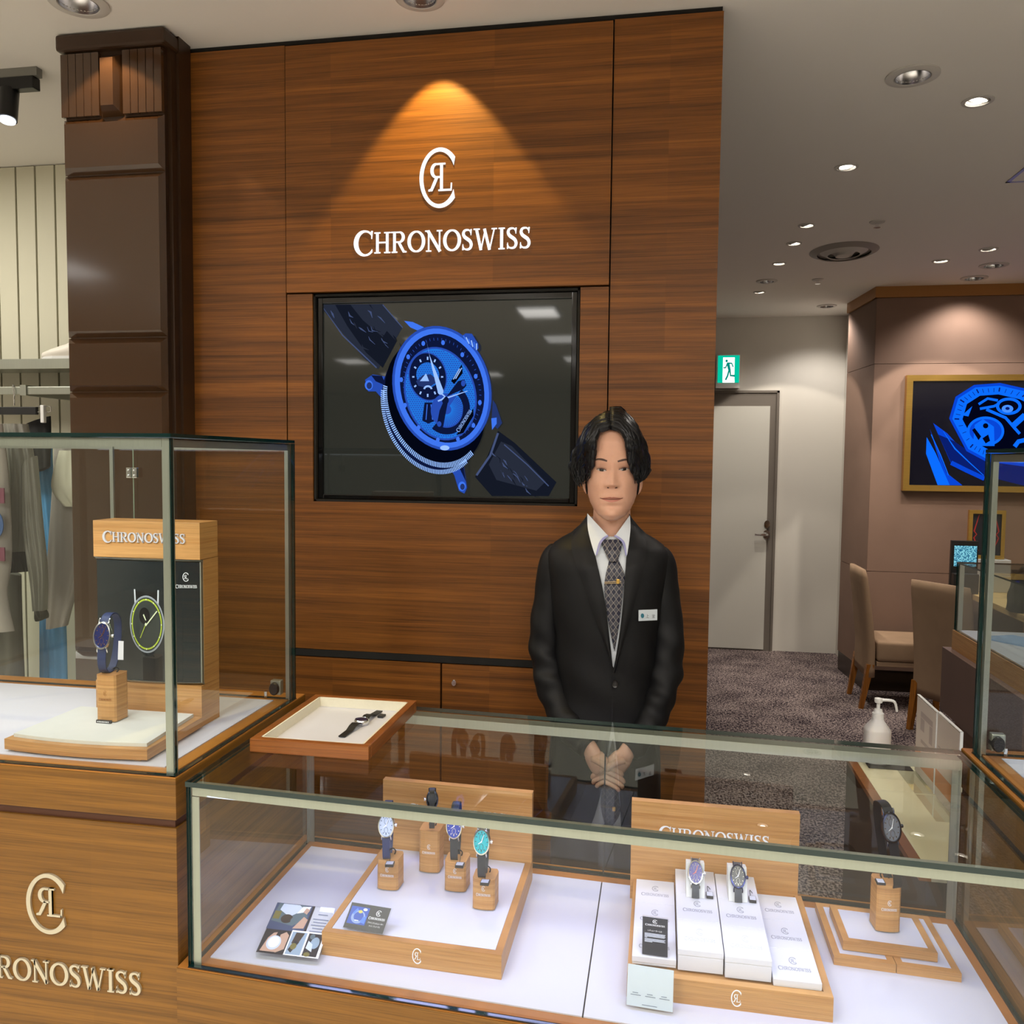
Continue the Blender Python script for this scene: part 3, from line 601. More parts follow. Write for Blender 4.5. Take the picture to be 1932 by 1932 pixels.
for k in range(60):
    a = radians(6*k); r = radians(-14); q = []
    for s, da in ((.95, -.006), (.95, .006), (.90, .006), (.90, -.006)):
        x, y = 262*s*cos(a+da), 352*s*sin(a+da); q.append(S(952+x*cos(r)-y*sin(r), 738+x*sin(r)+y*cos(r), K[0]))
    ib.poly(q, 3)
for x, y in ((830, 445), (958, 440), (1083, 518), (1170, 658), (1197, 828), (1155, 976), (1055, 1065), (925, 1070), (800, 990), (712, 846), (688, 680), (733, 532)): sp(ell(x, y, 12, 16, 0, 14), 4)
band(ell(860, 660, 122, 158, -10), ell(860, 650, 74, 82, -10), 1); band(ell(860, 660, 124, 160, -10), ell(860, 660, 117, 152, -10), 3)
for k in range(12):
    a = radians(30*k); stroke([(860+100*cos(a), 662+130*sin(a)), (860+86*cos(a), 662+110*sin(a))], 10, 5)
sp([(785, 690), (830, 650), (880, 645), (930, 690), (860, 735), (800, 720)], 2); sp([(810, 690), (850, 640), (870, 690)], 5); band(ell(862, 745, 30, 28, 0, 20, 190, 350), ell(862, 745, 18, 17, 0, 20, 190, 350), 5, False)
sp([(840, 828), (895, 828), (912, 945), (865, 965), (825, 945)], 1); stroke([(858, 840), (850, 940)], 5, 4); stroke([(882, 840), (892, 940)], 5, 4)
band(ell(985, 870, 150, 165, 0, 30, -50, 130), ell(985, 870, 105, 118, 0, 30, -50, 130), 1, False); sp(ell(985, 880, 104, 112), 3)
for k in range(26):
    a = radians(-50+7*k); stroke([(985+30*cos(a), 875+30*sin(a)), (985+100*cos(a), 875+108*sin(a))], 4, 6)
sp([(985, 790), (1060, 690), (1100, 680), (1115, 720), (1090, 745)], 1); sp([(940, 880), (975, 800), (995, 820), (960, 1000), (915, 1010)], 1); sp(ell(1093, 705, 14, 20, 0, 16), 3); sp(ell(938, 968, 14, 18, 0, 16), 3)
stroke([(985, 800), (1120, 755)], [10, 4], 5); sp(ell(978, 815, 22, 26, 0, 20), 1)
sp([(1015, 690), (1085, 580), (1090, 640), (1035, 710)], 0)
sp([(855, 425), (875, 520), (965, 750), (930, 765), (890, 600)], 5); sp(ell(947, 757, 19, 22, 0, 20), 5); stroke([(950, 770), (975, 790), (955, 810), (930, 820)], 10, 5)
for q in range(2): stroke([(1030+q*14, 680-q*4), (1070+q*14, 610-q*4)], 6, 5)
sp([(1050, 1040), (1075, 985), (1160, 865), (1160, 915), (1095, 1025)], 0)
wl, wW = word_layout(); K[0] += 1
A0, A1 = (1066, 1022), (1152, 885)
def ds(u, v, d):
    x = lerp(A0[0], A1[0], u/160); y = lerp(A0[1], A1[1], u/160); l = math.dist(A0, A1); nx, ny = (A1[1]-A0[1])/l, -(A1[0]-A0[0])/l
    return S(x+nx*v, y+ny*v, K[0])
wordmark(ib, ds, 160, 22, 0, 5)
sp([(1085, 400), (1110, 382), (1150, 385), (1190, 450), (1192, 480), (1170, 500), (1130, 455)], 3)
for k in range(6): stroke([(1095+k*17, 398+k*10), (1120+k*12, 440+k*10)], 7, 5 if k % 2 else 4)
sp(ell(975, 1122, 30, 16), 5)
ib.build('screen_image', BL, t)
# ------------------------------------------------------------------ lounge screen in gold frame
YR = 5.90; o0 = on('Y', YR, 1708, 709); o1 = on('Y', YR, 1703, 925.5); xr = o0.x+1.30
t = thing('framed_screen', 'gold framed television on the taupe wall showing a blue watch movement', 'television', ((o0.x+xr)/2, YR, o1.z))
fw = .038; yb = YR-.045
for p in ([(o0.x, o1.z), (xr, o1.z), (xr-fw, o1.z+fw), (o0.x+fw, o1.z+fw)], [(o0.x, o0.z), (xr, o0.z), (xr-fw, o0.z-fw), (o0.x+fw, o0.z-fw)], [(o0.x, o1.z), (o0.x, o0.z), (o0.x+fw, o0.z-fw), (o0.x+fw, o1.z+fw)], [(xr, o1.z), (xr, o0.z), (xr-fw, o0.z-fw), (xr-fw, o1.z+fw)]):
    B().prism([(x, yb, z) for x, z in p], (0, .044, 0)).build('frame_bar', M['gold'], t)
B().box((o0.x+fw, YR-.030, o1.z+fw), (xr-fw, YR-.001, o0.z-fw)).build('screen', mat('lounge_screen_black', (.004, .004, .008), .05, emit=srgb(8, 8, 22), es=.5), t)
def S(zx, zy, k=0):
    p = on('Y', YR, 1700+zx*.12008, 700+zy*.12008)
    return Vector((min(max(p.x, o0.x+fw+.002), xr-fw-.002), YR-.0305-.0002*k, min(max(p.z, o1.z+fw+.002), o0.z-fw-.002)))
ib = B(); K = [0]
LB = [flat_emit('lounge_blue_%d' % k, srgb(*c), s) for k, (c, s) in enumerate((((4, 6, 28), .8), ((10, 30, 110), 1), ((8, 70, 215), 1), ((10, 105, 250), 1.1), ((70, 140, 255), 1.1), ((90, 130, 130), .35)))]
sp([(380, 1040), (520, 1290), (740, 1800), (550, 1800), (370, 1300)], 3); sp([(430, 915), (560, 1250), (690, 1600), (940, 1810), (740, 1800), (600, 1480)], 2); sp([(480, 820), (760, 1450), (1270, 1640), (1270, 1500), (900, 1200), (700, 980)], 2); sp([(560, 1000), (770, 1460), (1300, 1650), (1900, 1800), (1900, 1400), (1100, 1300), (800, 1100)], 1)
stroke([(640, 950), (820, 1220), (1050, 1440), (1270, 1640)], [6, 22, 16, 10], 3); stroke([(760, 1440), (1000, 1560), (1280, 1690)], 70, 2); stroke([(450, 1000), (600, 1330), (720, 1640)], 14, 3)
oc = [(730, 750), (830, 410), (1120, 225), (1530, 195), (2000, 300), (2400, 500), (2600, 900), (2500, 1300), (1900, 1500), (1300, 1420), (1000, 1260)]
ic = [(1420+(x-1420)*.88, 800+(y-800)*.88) for x, y in oc]; ic2 = [(1420+(x-1420)*.70, 790+(y-790)*.70) for x, y in oc]
band(oc, ic, 2); band([(1420+(x-1420)*.93, 800+(y-800)*.93) for x, y in oc], ic, 3); sp(ic, 0); band(ic, ic2, 3); 
for k in range(44):
    q = k/44*len(oc); i = int(q); f_ = q-i; A_ = tuple(lerp(ic[i][j], ic[(i+1) % len(ic)][j], f_) for j in (0, 1)); B_ = tuple(lerp(ic2[i][j], ic2[(i+1) % len(ic)][j], f_) for j in (0, 1))
    stroke([A_, (lerp(A_[0], B_[0], .6), lerp(A_[1], B_[1], .6))], 9 if k % 4 else 22, 1)
sp(ell(1290, 950, 290, 230), 2); band(ell(1290, 950, 290, 230), ell(1290, 950, 250, 190), 3); sp([(1120, 850), (1250, 760), (1420, 880), (1430, 1180), (1200, 1180), (1100, 1090)], 3); sp(ell(1290, 865, 42, 40, 0, 20), 0); sp([(1080, 930), (1120, 900), (1220, 1030), (1180, 1090)], 0); sp([(1240, 1060), (1330, 1000), (1360, 1100), (1290, 1140)], 0)
band(ell(1650, 560, 200, 135), ell(1650, 560, 150, 90), 3); sp(ell(1630, 600, 90, 60), 4); sp(ell(1630, 595, 34, 24, 0, 16), 1); stroke([(1180, 530), (1320, 440), (1480, 470)], 40, 3); stroke([(1200, 600), (1420, 560), (1500, 520)], 40, 3); stroke([(1300, 610), (1600, 740), (1740, 900), (1820, 990)], 46, 3); stroke([(1700, 880), (1900, 700)], 90, 3)
stroke([(1740, 1190), (1800, 1110), (1930, 1080), (2200, 1150)], 70, 3); sp([(920, 700), (1080, 560), (1020, 720)], 3)
ib.build('screen_image', LB, t)
# ------------------------------------------------------------------ glass panes with green edges
def pane(name, a, b, parent, shear=None):
    a = Vector(a); b = Vector(b); lo = Vector(map(min, a, b)); hi = Vector(map(max, a, b)); th = min(range(3), key=lambda i: hi[i]-lo[i])
    bb = B(); bb.box(lo, hi)
    for f in bb.bm.faces:
        n = f.normal; ax = max(range(3), key=lambda i: abs(n[i])); f.material_index = 0 if ax == th else 1
    inner = [f for f in bb.bm.faces if f.material_index == 0 and f.normal[th] < 0]     # the sheet itself is one surface between its edges
    bmesh.ops.delete(bb.bm, geom=inner, context='FACES_ONLY')
    if shear:
        for v in bb.bm.verts: v.co.y += shear(v.co.x)
    return bb.build(name, [M['glass'], M['glass_edge']], parent)
def sbox(a, b, shear, name, m, parent, bev=0):
    bb = B(); bb.box(a, b, bev=bev)
    if shear:
        for v in bb.bm.verts: v.co.y += shear(v.co.x)
    return bb.build(name, m, parent)
ZT = .995
# ================= left cabinet with tall glass case
x0, x1, y0, y1 = -1.62, -.755, 1.212, 1.713
t = thing('display_cabinet', 'teak cabinet with silver wordmark carrying the tall glass case at the left', 'cabinet', ((x0+x1)/2, (y0+y1)/2, 0))
B().box((x0, y0, .927), (x1, y1, ZT), bev=.001).build('top_slab', M['cab_wood'], t)
B().box((x0+.004, y0+.004, .914), (x1-.004, y1-.004, .927)).build('shadow_groove', mat('groove_brown', srgb(70, 36, 14), .6), t)
B().box((x0, y0, 0.06), (x1, y1, .914), bev=.001).build('body', M['cab_wood'], t)
B().box((x0+.02, y0+.02, 0), (x1-.02, y1-.02, .06)).build('plinth', M['dark_gap'], t)
B().box((x0+.001, y0+.001, ZT), (x1-.001, y1-.001, ZT+.0015)).build('lip', M['lip_wood'], t)
sil = mat('silver_letters', srgb(206, 200, 178), .35, .6)
for i, (c, x, s) in enumerate(lay):
    b = B(); glyph(b, c, letter_place(wp(-1.163, .629, y0-.0002), x, s, Wd, .345, .0385, i), .004); b.build('letter', sil, t)
b = B(); emblem_ring(b, wp(-.992, .767, y0-.0002), .072, .103, .004); b.build('emblem_ring', sil, t)
b = B(); emblem_letters(b, wp(-.990, .77, y0-.0002), .072, .103, .004); b.build('emblem_monogram', sil, t)
def tall_case(x0, x1, y0, y1, z1, label, side, lockx, hinge=True):
    z0 = ZT+.0016
    t = thing('glass_case', label, 'glass case', ((x0+x1)/2, (y0+y1)/2, z0)); g = .006
    gr = mat('dark_channel', srgb(40, 28, 18), .6)
    B().box((x0-.001, y0-.001, z0), (x0+g+.003, y1+.001, z0+.0015)).box((x1-g-.003, y0-.001, z0), (x1+.001, y1+.001, z0+.0015)).box((x0, y0-.001, z0), (x1, y0+g+.003, z0+.0015)).box((x0, y1-g-.003, z0), (x1, y1+.001, z0+.0015)).build('glass_channel', gr, t)
    B().box((x0+.012, y0+.012, z0), (x1-.012, y1-.012, z0+.0012)).build('wood_border', M['lip_wood'], t)
    B().box((x0+.038, y0+.032, z0+.0013), (x1-.038, y1-.028, z0+.003)).build('white_floor', M['white_board'], t)
    zz = z0+.0016
    pane('pane', (x0, y0, zz), (x1, y0+g, z1-g-.001), t); pane('pane', (x1-g, y0+g+.0004, zz), (x1, y1-g-.0004, z1-g-.001), t); pane('pane', (x0, y0+g+.0004, zz), (x0+g, y1-g-.0004, z1-g-.001), t); pane('pane', (x0, y1-g, zz), (x1, y1, z1-g-.001), t)
    pane('top_pane', (x0, y0, z1-g), (x1, y1, z1), t)
    r = .013; h = .014; zt = z1-g-.0015
    for (px, sx) in ((x0+g+.0005, 1), (x1-g-.0005, -1)):
        for (py, sy) in ((y0+g+.0005, 1), (y1-g-.0005, -1)):
            B().box((px, py, zz), (px+sx*r, py+sy*.002, zt)).box((px, py, zz), (px+sx*.002, py+sy*r, zt)).build('corner_post', M['steel'], t)
    for (py, sy) in ((y0+g+.0005, 1), (y1-g-.0005, -1)):
        B().box((x0+g+.014, py, zt-h), (x1-g-.014, py+sy*.002, zt)).box((x0+g+.014, py, zt-.002), (x1-g-.014, py+sy*r, zt)).build('top_rail', M['steel'], t)
    for (px, sx) in ((x0+g+.0005, 1), (x1-g-.0005, -1)):
        B().box((px, y0+g+.014, zt-h), (px+sx*.002, y1-g-.014, zt)).box((px, y0+g+.014, zt-.002), (px+sx*r, y1-g-.014, zt)).build('top_rail', M['steel'], t)
    B().box((x0+.06, y0+.009, zt-h+.001), (x1-.06, y0+.0125, zt-.003)).build('led_strip', M['led'], t)
    # lock on the rear door
    lx = lockx
    lk = thing  # (kept simple: lock parts below)
    B().box((lx-.006, y1-.022, z0+.012), (lx+.017, y1-.0065, z0+.043), bev=.002).build('lock_plate', M['steel'], t)
    B().lathe([(0, -.030), (.009, -.030), (.0105, -.027), (.0105, -.008), (.008, -.006)], (lx+.004, y1, z0+.026), 'Y', 20, sy=1.3).build('lock_barrel', M['black_plastic'], t, True)
    B().box((lx-side*.020-.003, y1-.016, z0+.003), (lx-side*.020+.003, y1-.008, z0+.017), bev=.0008).build('door_pin', M['chrome'], t)
    return t
lc = tall_case(-1.60, -.758, 1.216, 1.672, 1.546, 'tall glass showcase at the left with a watch and a picture stand inside', 1, -.80)
# glass door seam with hinge at the back of that case
c = on('Y', 1.66, 249, 892)
B().box((c.x-.0125, 1.6575, c.z-.011), (c.x-.001, 1.6655, c.z+.011), bev=.001).box((c.x+.001, 1.6575, c.z-.011), (c.x+.0125, 1.6655, c.z+.011), bev=.001).build('hinge', M['chrome'], lc)
b = B()
for dx in (-.0068, .0068):
    for dz in (-.0055, .0055): b.lathe([(.0026, 0), (.002, -.002), (0, -.0025)], (c.x+dx, 1.6572, c.z+dz), 'Y', 12)
b.build('hinge_screw', M['chrome'], lc, True)
B().box((c.x-.0008, 1.664, ZT+.004), (c.x+.0008, 1.6658, 1.53)).build('door_edge', mat('pale_glass_edge', srgb(150, 170, 150), .2), lc)
x_ = on('Y', 1.66, 210, 892).x
B().box((x_-.004, 1.660, ZT+.004), (x_+.004, 1.6655, 1.53)).build('door_stile', M['steel'], lc)
rc = tall_case(.556, 1.50, 1.14, 1.603, 1.537, 'tall glass showcase cut by the right edge, with a black lock and white floor', -1, .585)
rx0, rx1, ry0, ry1 = .546, 1.52, 1.136, 1.63
t = thing('display_cabinet', 'teak cabinet under the tall glass case at the right edge', 'cabinet', ((rx0+rx1)/2, (ry0+ry1)/2, 0))
B().box((rx0, ry0, .927), (rx1, ry1, ZT), bev=.001).build('top_slab', M['cab_wood'], t)
B().box((rx0+.004, ry0+.004, .914), (rx1-.004, ry1-.004, .927)).build('shadow_groove', M['dark_gap'], t)
B().box((rx0, ry0, 0.06), (rx1, ry1, .914)).build('body', M['cab_wood'], t)
B().box((rx0+.02, ry0+.02, 0), (rx1-.02, ry1-.02, .06)).build('plinth', M['dark_gap'], t)
B().box((rx0+.001, ry0+.001, ZT), (rx1-.001, ry1-.001, ZT+.0015)).build('lip', M['lip_wood'], t)
# ================= the counter
SH = lambda x: -.0545*(x+.731)
cx0, cx1, cy0, cy1 = -.7335, .541, 1.206, 1.690
ZB = .688
t = thing('counter_base', 'teak base of the long glass counter in the foreground', 'counter', ((cx0+cx1)/2, 1.4, 0))
sbox((cx0-.019, cy0-.004, .06), (cx1, cy1+.006, ZB), SH, 'body', M['cab_wood'], t)
sbox((cx0-.018, cy0-.003, ZB), (cx1-.001, cy1+.005, ZB+.0015), SH, 'lip', M['lip_wood'], t)
sbox((cx0, cy0+.03, 0), (cx1-.02, cy1-.02, .06), SH, 'plinth', M['dark_gap'], t)
t = thing('glass_counter', 'long glass counter case with steel frame in the foreground', 'glass case', ((cx0+cx1)/2, 1.4, ZB+.002))
z0 = ZB+.0016; g = .006; zt = ZT-.008
sbox((cx0, cy0+.001, z0), (cx1, cy1-.001, z0+.0008), SH, 'wood_border', M['oak_dark'], t)
gch = mat('counter_channel', srgb(30, 22, 16), .6)
sbox((cx0, cy0-.002, z0+.0008), (cx1, cy0+g+.002, z0+.0016), SH, 'glass_channel', gch, t); sbox((cx0, cy1-.022, z0+.0008), (cx1, cy1-.004, z0+.0016), SH, 'glass_channel', gch, t); sbox((cx0, cy0, z0+.0008), (cx0+g+.002, cy1, z0+.0015), SH, 'glass_channel', gch, t); sbox((cx1-g-.002, cy0, z0+.0008), (cx1, cy1, z0+.0015), SH, 'glass_channel', gch, t)
sm = -.098
sbox((cx0+.022, cy0+.030, z0+.0009), (sm-.0012, cy1-.048, z0+.003), SH, 'floor_board', M['white_board'], t)
sbox((sm+.0012, cy0+.030, z0+.0009), (cx1-.024, cy1-.048, z0+.003), SH, 'floor_board', M['white_board'], t)
sbox((sm-.0012, cy0+.030, z0+.0009), (sm+.0012, cy1-.048, z0+.0016), SH, 'floor_seam', M['dark_gap'], t); sbox((sm-.0012, cy1-.0145, z0+.002), (sm+.0016, cy1-.0125, zt-.013), SH, 'door_dark_edge', M['black_plastic'], t)  # black upright strip added for the dark glass edge of the sliding doors
zz = z0+.0017
pane('front_pane', (cx0, cy0, zz), (cx1, cy0+g, zt-.0004), t, SH); pane('side_pane', (cx0, cy0+g+.0004, zz), (cx0+g, cy1-.006, zt-.0004), t, SH); pane('side_pane', (cx1-g, cy0+g+.0004, zz), (cx1, cy1-.006, zt-.0004), t, SH)
pane('sliding_pane', (cx0+.012, cy1-.012, zz), (sm+.02, cy1-.008, zt-.012), t, SH); pane('sliding_pane', (sm-.01, cy1-.019, zz), (cx1-.012, cy1-.015, zt-.012), t, SH)
pane('top_pane', (cx0-.001, cy0-.001, zt), (cx1, cy1, ZT), t, SH)
ry = cy0+g+.0005; h = .0165
sbox((cx0+g+.001, ry, zt-h), (cx1-g-.001, ry+.0022, zt-.0006), SH, 'front_rail', M['steel'], t)
sbox((cx0+g+.001, ry+.0023, zt-.0028), (cx1-g-.001, ry+.020, zt-.0006), SH, 'front_rail_flange', M['steel'], t)
sbox((cx0+.05, ry+.0035, zt-h+.003), (cx1-.05, ry+.0065, zt-.005), SH, 'led_strip', M['led'], t)
sbox((cx0+g+.001, cy1-.034, zt-.0028), (cx1-g-.001, cy1-.004, zt-.0006), SH, 'rear_rail', M['steel'], t)
sbox((cx0+g+.001, cy1-.034, zt-.0185), (cx1-g-.001, cy1-.0318, zt-.0029), SH, 'rear_rail_lip', M['steel'], t)
for px, sx in ((cx0+g+.0005, 1), (cx1-g-.0005, -1)):
    for py, sy in ((ry, 1), (cy1-.0235, -1)):
        b = B(); b.box((px, py, zz), (px+sx*.0125, py+sy*.002, zt-.018 if sy > 0 else zt-.003)); b.box((px, py, zz), (px+sx*.002, py+sy*.0125, zt-.018 if sy > 0 else zt-.003))
        for v in b.bm.verts: v.co.y += SH(v.co.x)
        b.build('corner_post', M['steel'], t)
FZ = z0+.0031      # display level inside the counter
LZ = ZT+.0016+.0031   # display level inside the tall cases
# ------------------------------------------------------------------ watches
def watch_mats(case, dial, strap, hand):
    return case, dial, strap, hand
rose = mat('rose_gold', srgb(210, 150, 110), .2, 1)
steelw = mat('watch_steel', (.72, .73, .76), .14, 1); darkcase = mat('watch_dark_steel', (.10, .11, .14), .25, 1); bluecase = mat('watch_blue_black', srgb(40, 48, 90), .2, .9)
def dialm(name, c, r=.25): return mat(name, srgb(*c), r, .2, .6, coat=.5)
navy_strap = mat('navy_leather', srgb(26, 42, 86), .5); black_strap = mat('black_leather', srgb(18, 19, 22), .55); grey_strap = mat('charcoal_rubber', srgb(34, 40, 46), .5)
tag_black = M['black_plastic']
LOOP_TALL = [(.001, .021), (.006, .032), (.020, .036), (.036, .030), (.044, .008), (.044, -.030), (.036, -.058), (.020, -.066), (.008, -.062), (.003, -.046), (.001, -.021)]
LOOP_SMALL = [(.001, .019), (.006, .030), (.020, .036), (.036, .028), (.040, .004), (.034, -.022), (.020, -.034), (.008, -.032), (.001, -.019)]
def watch(label, loc, rot, case, dial, strap, hand=M['white_print'], loop=LOOP_TALL, s=1.0, tagat=None, sub=True, crown=M['chrome'], markers=M['chrome'], group='wristwatches on display'):
    t = thing('wristwatch', label, 'watch', loc, rot, group); rx, rz = .0148*s, .0232*s
    def L(b): return b
    sx, sy = rx, rz
    B().lathe([(.80, .0045), (1, .003), (1, -.0015), (.95, -.0035), (.86, -.0035), (.84, -.0022), (.0, -.0022)], (0, 0, 0), 'Y', 36, sx=sx, sy=sy).build('case', case, t, True, world=False)
    B().lathe([(.98, -.0022), (.96, -.0042), (.86, -.0046), (.83, -.0024)], (0, 0, 0), 'Y', 36, sx=sx, sy=sy).build('bezel', case, t, True, world=False)
    d = B().lathe([(.84, -.0026), (0, -.0026)], (0, 0, 0), 'Y', 36, sx=sx, sy=sy).build('dial', dial, t, world=False)
    b = B()
    for k in range(12):
        a = 2*pi*k/12; b.strip([(rx*.74*cos(a), rz*.74*sin(a)), (rx*.62*cos(a), rz*.62*sin(a))], .0011*s, lambda u, v, dd: Vector((u, -.0027-dd, v)), .0004)
    if sub:
        for cz, r in ((.32, .24), (-.38, .22)):
            p = [(rx*r*cos(q), rz*cz+rz*r*sin(q)) for q in [2*pi*k/20 for k in range(21)]]; b.strip(p, .00045*s, lambda u, v, dd: Vector((u, -.0027-dd, v)), .0003)
    b.build('markers', markers, d, world=False)
    for a, l, w in ((radians(62), .62, .0011), (radians(205), .42, .0014)):
        B().strip([(0, 0), (rx*l*cos(a), rz*l*sin(a))], [w*s, .0005*s], lambda u, v, dd: Vector((u, -.0032-dd, v)), .0003).build('hand', hand, t, world=False)
    B().lathe([(0, -.0036), (.0011*s, -.0036), (.0011*s, -.003)], (0, 0, 0), 'Y', 10).build('hand_pin', hand, t, world=False)
    B().lathe([(0, rx+.0042), (.0020, rx+.0042), (.0024, rx+.0036), (.0024, rx+.0006), (.0012, rx+.0004), (.0012, rx-.001)], (0, 0, 0), 'X', 14, sx=1, sy=1.25).build('crown', crown, t, True, world=False)
    for a in (-1, 1):
        for c in (-1, 1): B().tube([(a*.0078*s, .0008, c*rz*.86), (a*.0082*s, .0010, c*(rz+.001)), (a*.0080*s, .003, c*(rz+.0042))], .0012*s, 8).build('lug', case, t, True, world=False)
    pts = smooth_path([(y*s, z*s) for y, z in loop], 5); b = B(); w = .0072*s; n = len(pts); th = .0010
    rings = []
    for i, p in enumerate(pts):
        a = pts[max(0, i-1)]; c = pts[min(n-1, i+1)]; dy, dz = c[0]-a[0], c[1]-a[1]; l = math.hypot(dy, dz) or 1; ny, nz = -dz/l*th, dy/l*th
        ww = w*(1-.15*sin(pi*i/n)); rings.append([(-ww, p[0]+ny, p[1]+nz), (ww, p[0]+ny, p[1]+nz), (ww, p[0]-ny, p[1]-nz), (-ww, p[0]-ny, p[1]-nz)])
    b.loft(rings); b.build('strap', strap, t, world=False)
    if tagat:
        x, y, z = tagat
        g_ = B(); g_.box((x-.0075, y-.013, z), (x+.0075, y+.005, z+.005), bev=.0008); pt = g_.build('price_tag', tag_black, t, world=False)
        B().box((x-.0062, y-.012, z+.0051), (x+.0062, y+.002, z+.0054)).build('tag_label', M['pale_print'], pt, world=False)
        B().tube(smooth_path([(x-.002, y+.004, z+.003), (x-.001, y+.008, z+.014), (x-.004, y+.012, z+.024)], 4), .0005, 5).build('cord', tag_black, pt, world=False)
    return t
# ------------------------------------------------------------------ wooden blocks
FOOT = [(-.0195, -.0165), (-.0165, -.0195), (-.008, -.0213), (0, -.0218), (.008, -.0213), (.0165, -.0195), (.0195, -.0165), (.0205, .012), (.0165, .0195), (-.0165, .0195), (-.0205, .012)]
def block_stand(label, x, y, z, h, prints=M['white_print'], rz=0, em=True):
    t = thing('watch_block', label, 'display block', (x, y, z), (0, 0, rz), 'wooden watch blocks')
    B().prism([(px, py, .0015) for px, py in FOOT], (0, 0, h-.0015)).build('block', M['oak'], t, world=False)
    B().prism([(px*1.06, py*1.08, 0) for px, py in FOOT], (0, 0, .0014)).build('foot_plate', M['acrylic'], t, world=False)
    pf = lambda u, v, d: Vector((u, -.0219+min(.0012, 2.4*u*u*1.6)-d-.0001, v))
    b = B(); wordmark(b, lambda u, v, d: pf(u-.0125, h*.46+v, d), .025, .0042, .0002); emblem(b, lambda u, v, d: pf(u, h*.46+.0135, d)+Vector((0, 0, v)), .0058, .0095, .0002); b.build('print', prints, t, world=False)
    # C shaped holder
    B().tube(smooth_path([(-.006, .004, h), (-.006, .010, h+.004), (0, .012, h+.007), (.006, .010, h+.004), (.006, .004, h)], 4), .0012, 6).build('holder', M['black_metal'], t, world=False)
    return t
# ------------------------------------------------------------------ left tray stand
def tray_stand(label, x0, x1, y0, y1, h, backh, sh, base_print=True, word=True, bx0=None, bx1=None):
    t = thing('display_stand', label, 'display stand', ((x0+x1)/2, (y0+y1)/2, FZ), group='wooden counter stands'); z = FZ+.0002; w = .012
    def q(x, y, zz): return (x, y+sh(x), zz)
    def bx(xa, xb, ya, yb, za, zb, name, m): return B().hexa([q(xa, ya, za), q(xb, ya, za), q(xb, yb, za), q(xa, yb, za), q(xa, ya, zb), q(xb, ya, zb), q(xb, yb, zb), q(xa, yb, zb)]).build(name, m, t)
    bx(x0, x1, y0, y0+w, z, z+h, 'front_rail', M['oak']); bx(x0, x0+w, y0+w, y1, z, z+h, 'side_rail', M['oak']); bx(x1-w, x1, y0+w, y1, z, z+h, 'side_rail', M['oak'])
    if bx0 is None: bx0, bx1 = x0, x1
    bx(x0+w, x1-w, y0+w, y1, z, z+h-.004, 'core', M['oak']); bx(bx0, bx1, y1+.0003, y1+.016, z, FZ+backh, 'back_panel', M['oak'])
    yb = y1-.0001
    if word:
        b = B(); xm = (bx0+bx1)/2; ww = (bx1-bx0)*.66
        wordmark(b, lambda u, v, d: Vector((xm-ww/2+u, yb+sh(xm-ww/2+u)-d, FZ+backh-.066+v)), ww, .021, .0012); b.build('wordmark', M['white_print'], t)
    xm = (x0+x1)/2+.012
    b = B(); emblem(b, lambda u, v, d: Vector((xm+u, y0+sh(xm+u)-.0001-d, z+h*.5+v)), .015, .026, .0004); b.build('emblem', M['white_print'], t)
    return t, z+h
SH0 = lambda x: SH(x)-SH(-.39)
ts, _ = tray_stand('wooden tray stand with upright back carrying four watch blocks', -.535, -.232, 1.2695, 1.580, .040, .178, lambda x: -.035*(x+.385))
PZ = FZ+.0402-.0035
b = B(); b.hexa([(-.5225, 1.283+.0048, PZ), (-.2445, 1.283-.0049, PZ), (-.2445, 1.578-.0049, PZ), (-.5225, 1.578+.0048, PZ), (-.5225, 1.283+.0048, PZ+.003), (-.2445, 1.283-.0049, PZ+.003), (-.2445, 1.578-.0049, PZ+.003), (-.5225, 1.578+.0048, PZ+.003)]); b.build('white_pad', M['white_board'], ts)
PT = PZ+.0032
block_stand('short wooden watch block at the left of the tray, under the white-dial watch', -.472, 1.443, PT, .056)
block_stand('tall wooden watch block at the back of the tray', -.416, 1.520, PT, .081)
block_stand('short wooden watch block in the middle right of the tray, under the blue-dial watch', -.351, 1.461, PT, .056)
block_stand('short wooden watch block nearest the front of the tray, under the turquoise watch', -.288, 1.410, PT, .056)
dw_ = dialm('pale_blue_dial', (190, 205, 235)); db = dialm('royal_blue_dial', (22, 60, 170)); dt = dialm('turquoise_dial', (10, 170, 180)); dn = dialm('night_blue_dial', (20, 28, 70))
def aim(px, py, Y): return on('Y', Y, px, py)
ZB2 = PT+.056+.001
c = aim(729, 1569, 1.425); watch('wristwatch with pale blue skeleton dial on navy strap, left of the tray', (c.x, 1.425, ZB2+.063), (radians(-6), 0, radians(9)), steelw, dw_, navy_strap, markers=navy_strap, tagat=(.010, -.012, -.066), s=1.0)
c = aim(857, 1572, 1.445); watch('wristwatch with royal blue dial on charcoal strap, middle of the tray', (c.x, 1.445, ZB2+.063), (radians(-6), 0, radians(4)), steelw, db, grey_strap, tagat=(.014, -.010, -.066))
c = aim(909, 1575, 1.39); watch('wristwatch with turquoise dial on charcoal strap, right of the tray', (c.x, 1.39, ZB2+.065), (radians(-6), 0, radians(2)), steelw, dt, grey_strap, tagat=(.010, -.010, -.066), markers=darkcase)
watch('black wristwatch seen edge-on atop the tall block behind the steel rail', (-.414, 1.515, PT+.081+.055), (0, 0, radians(194)), darkcase, dn, black_strap, loop=[(y, z*.92) for y, z in LOOP_TALL], s=.78)
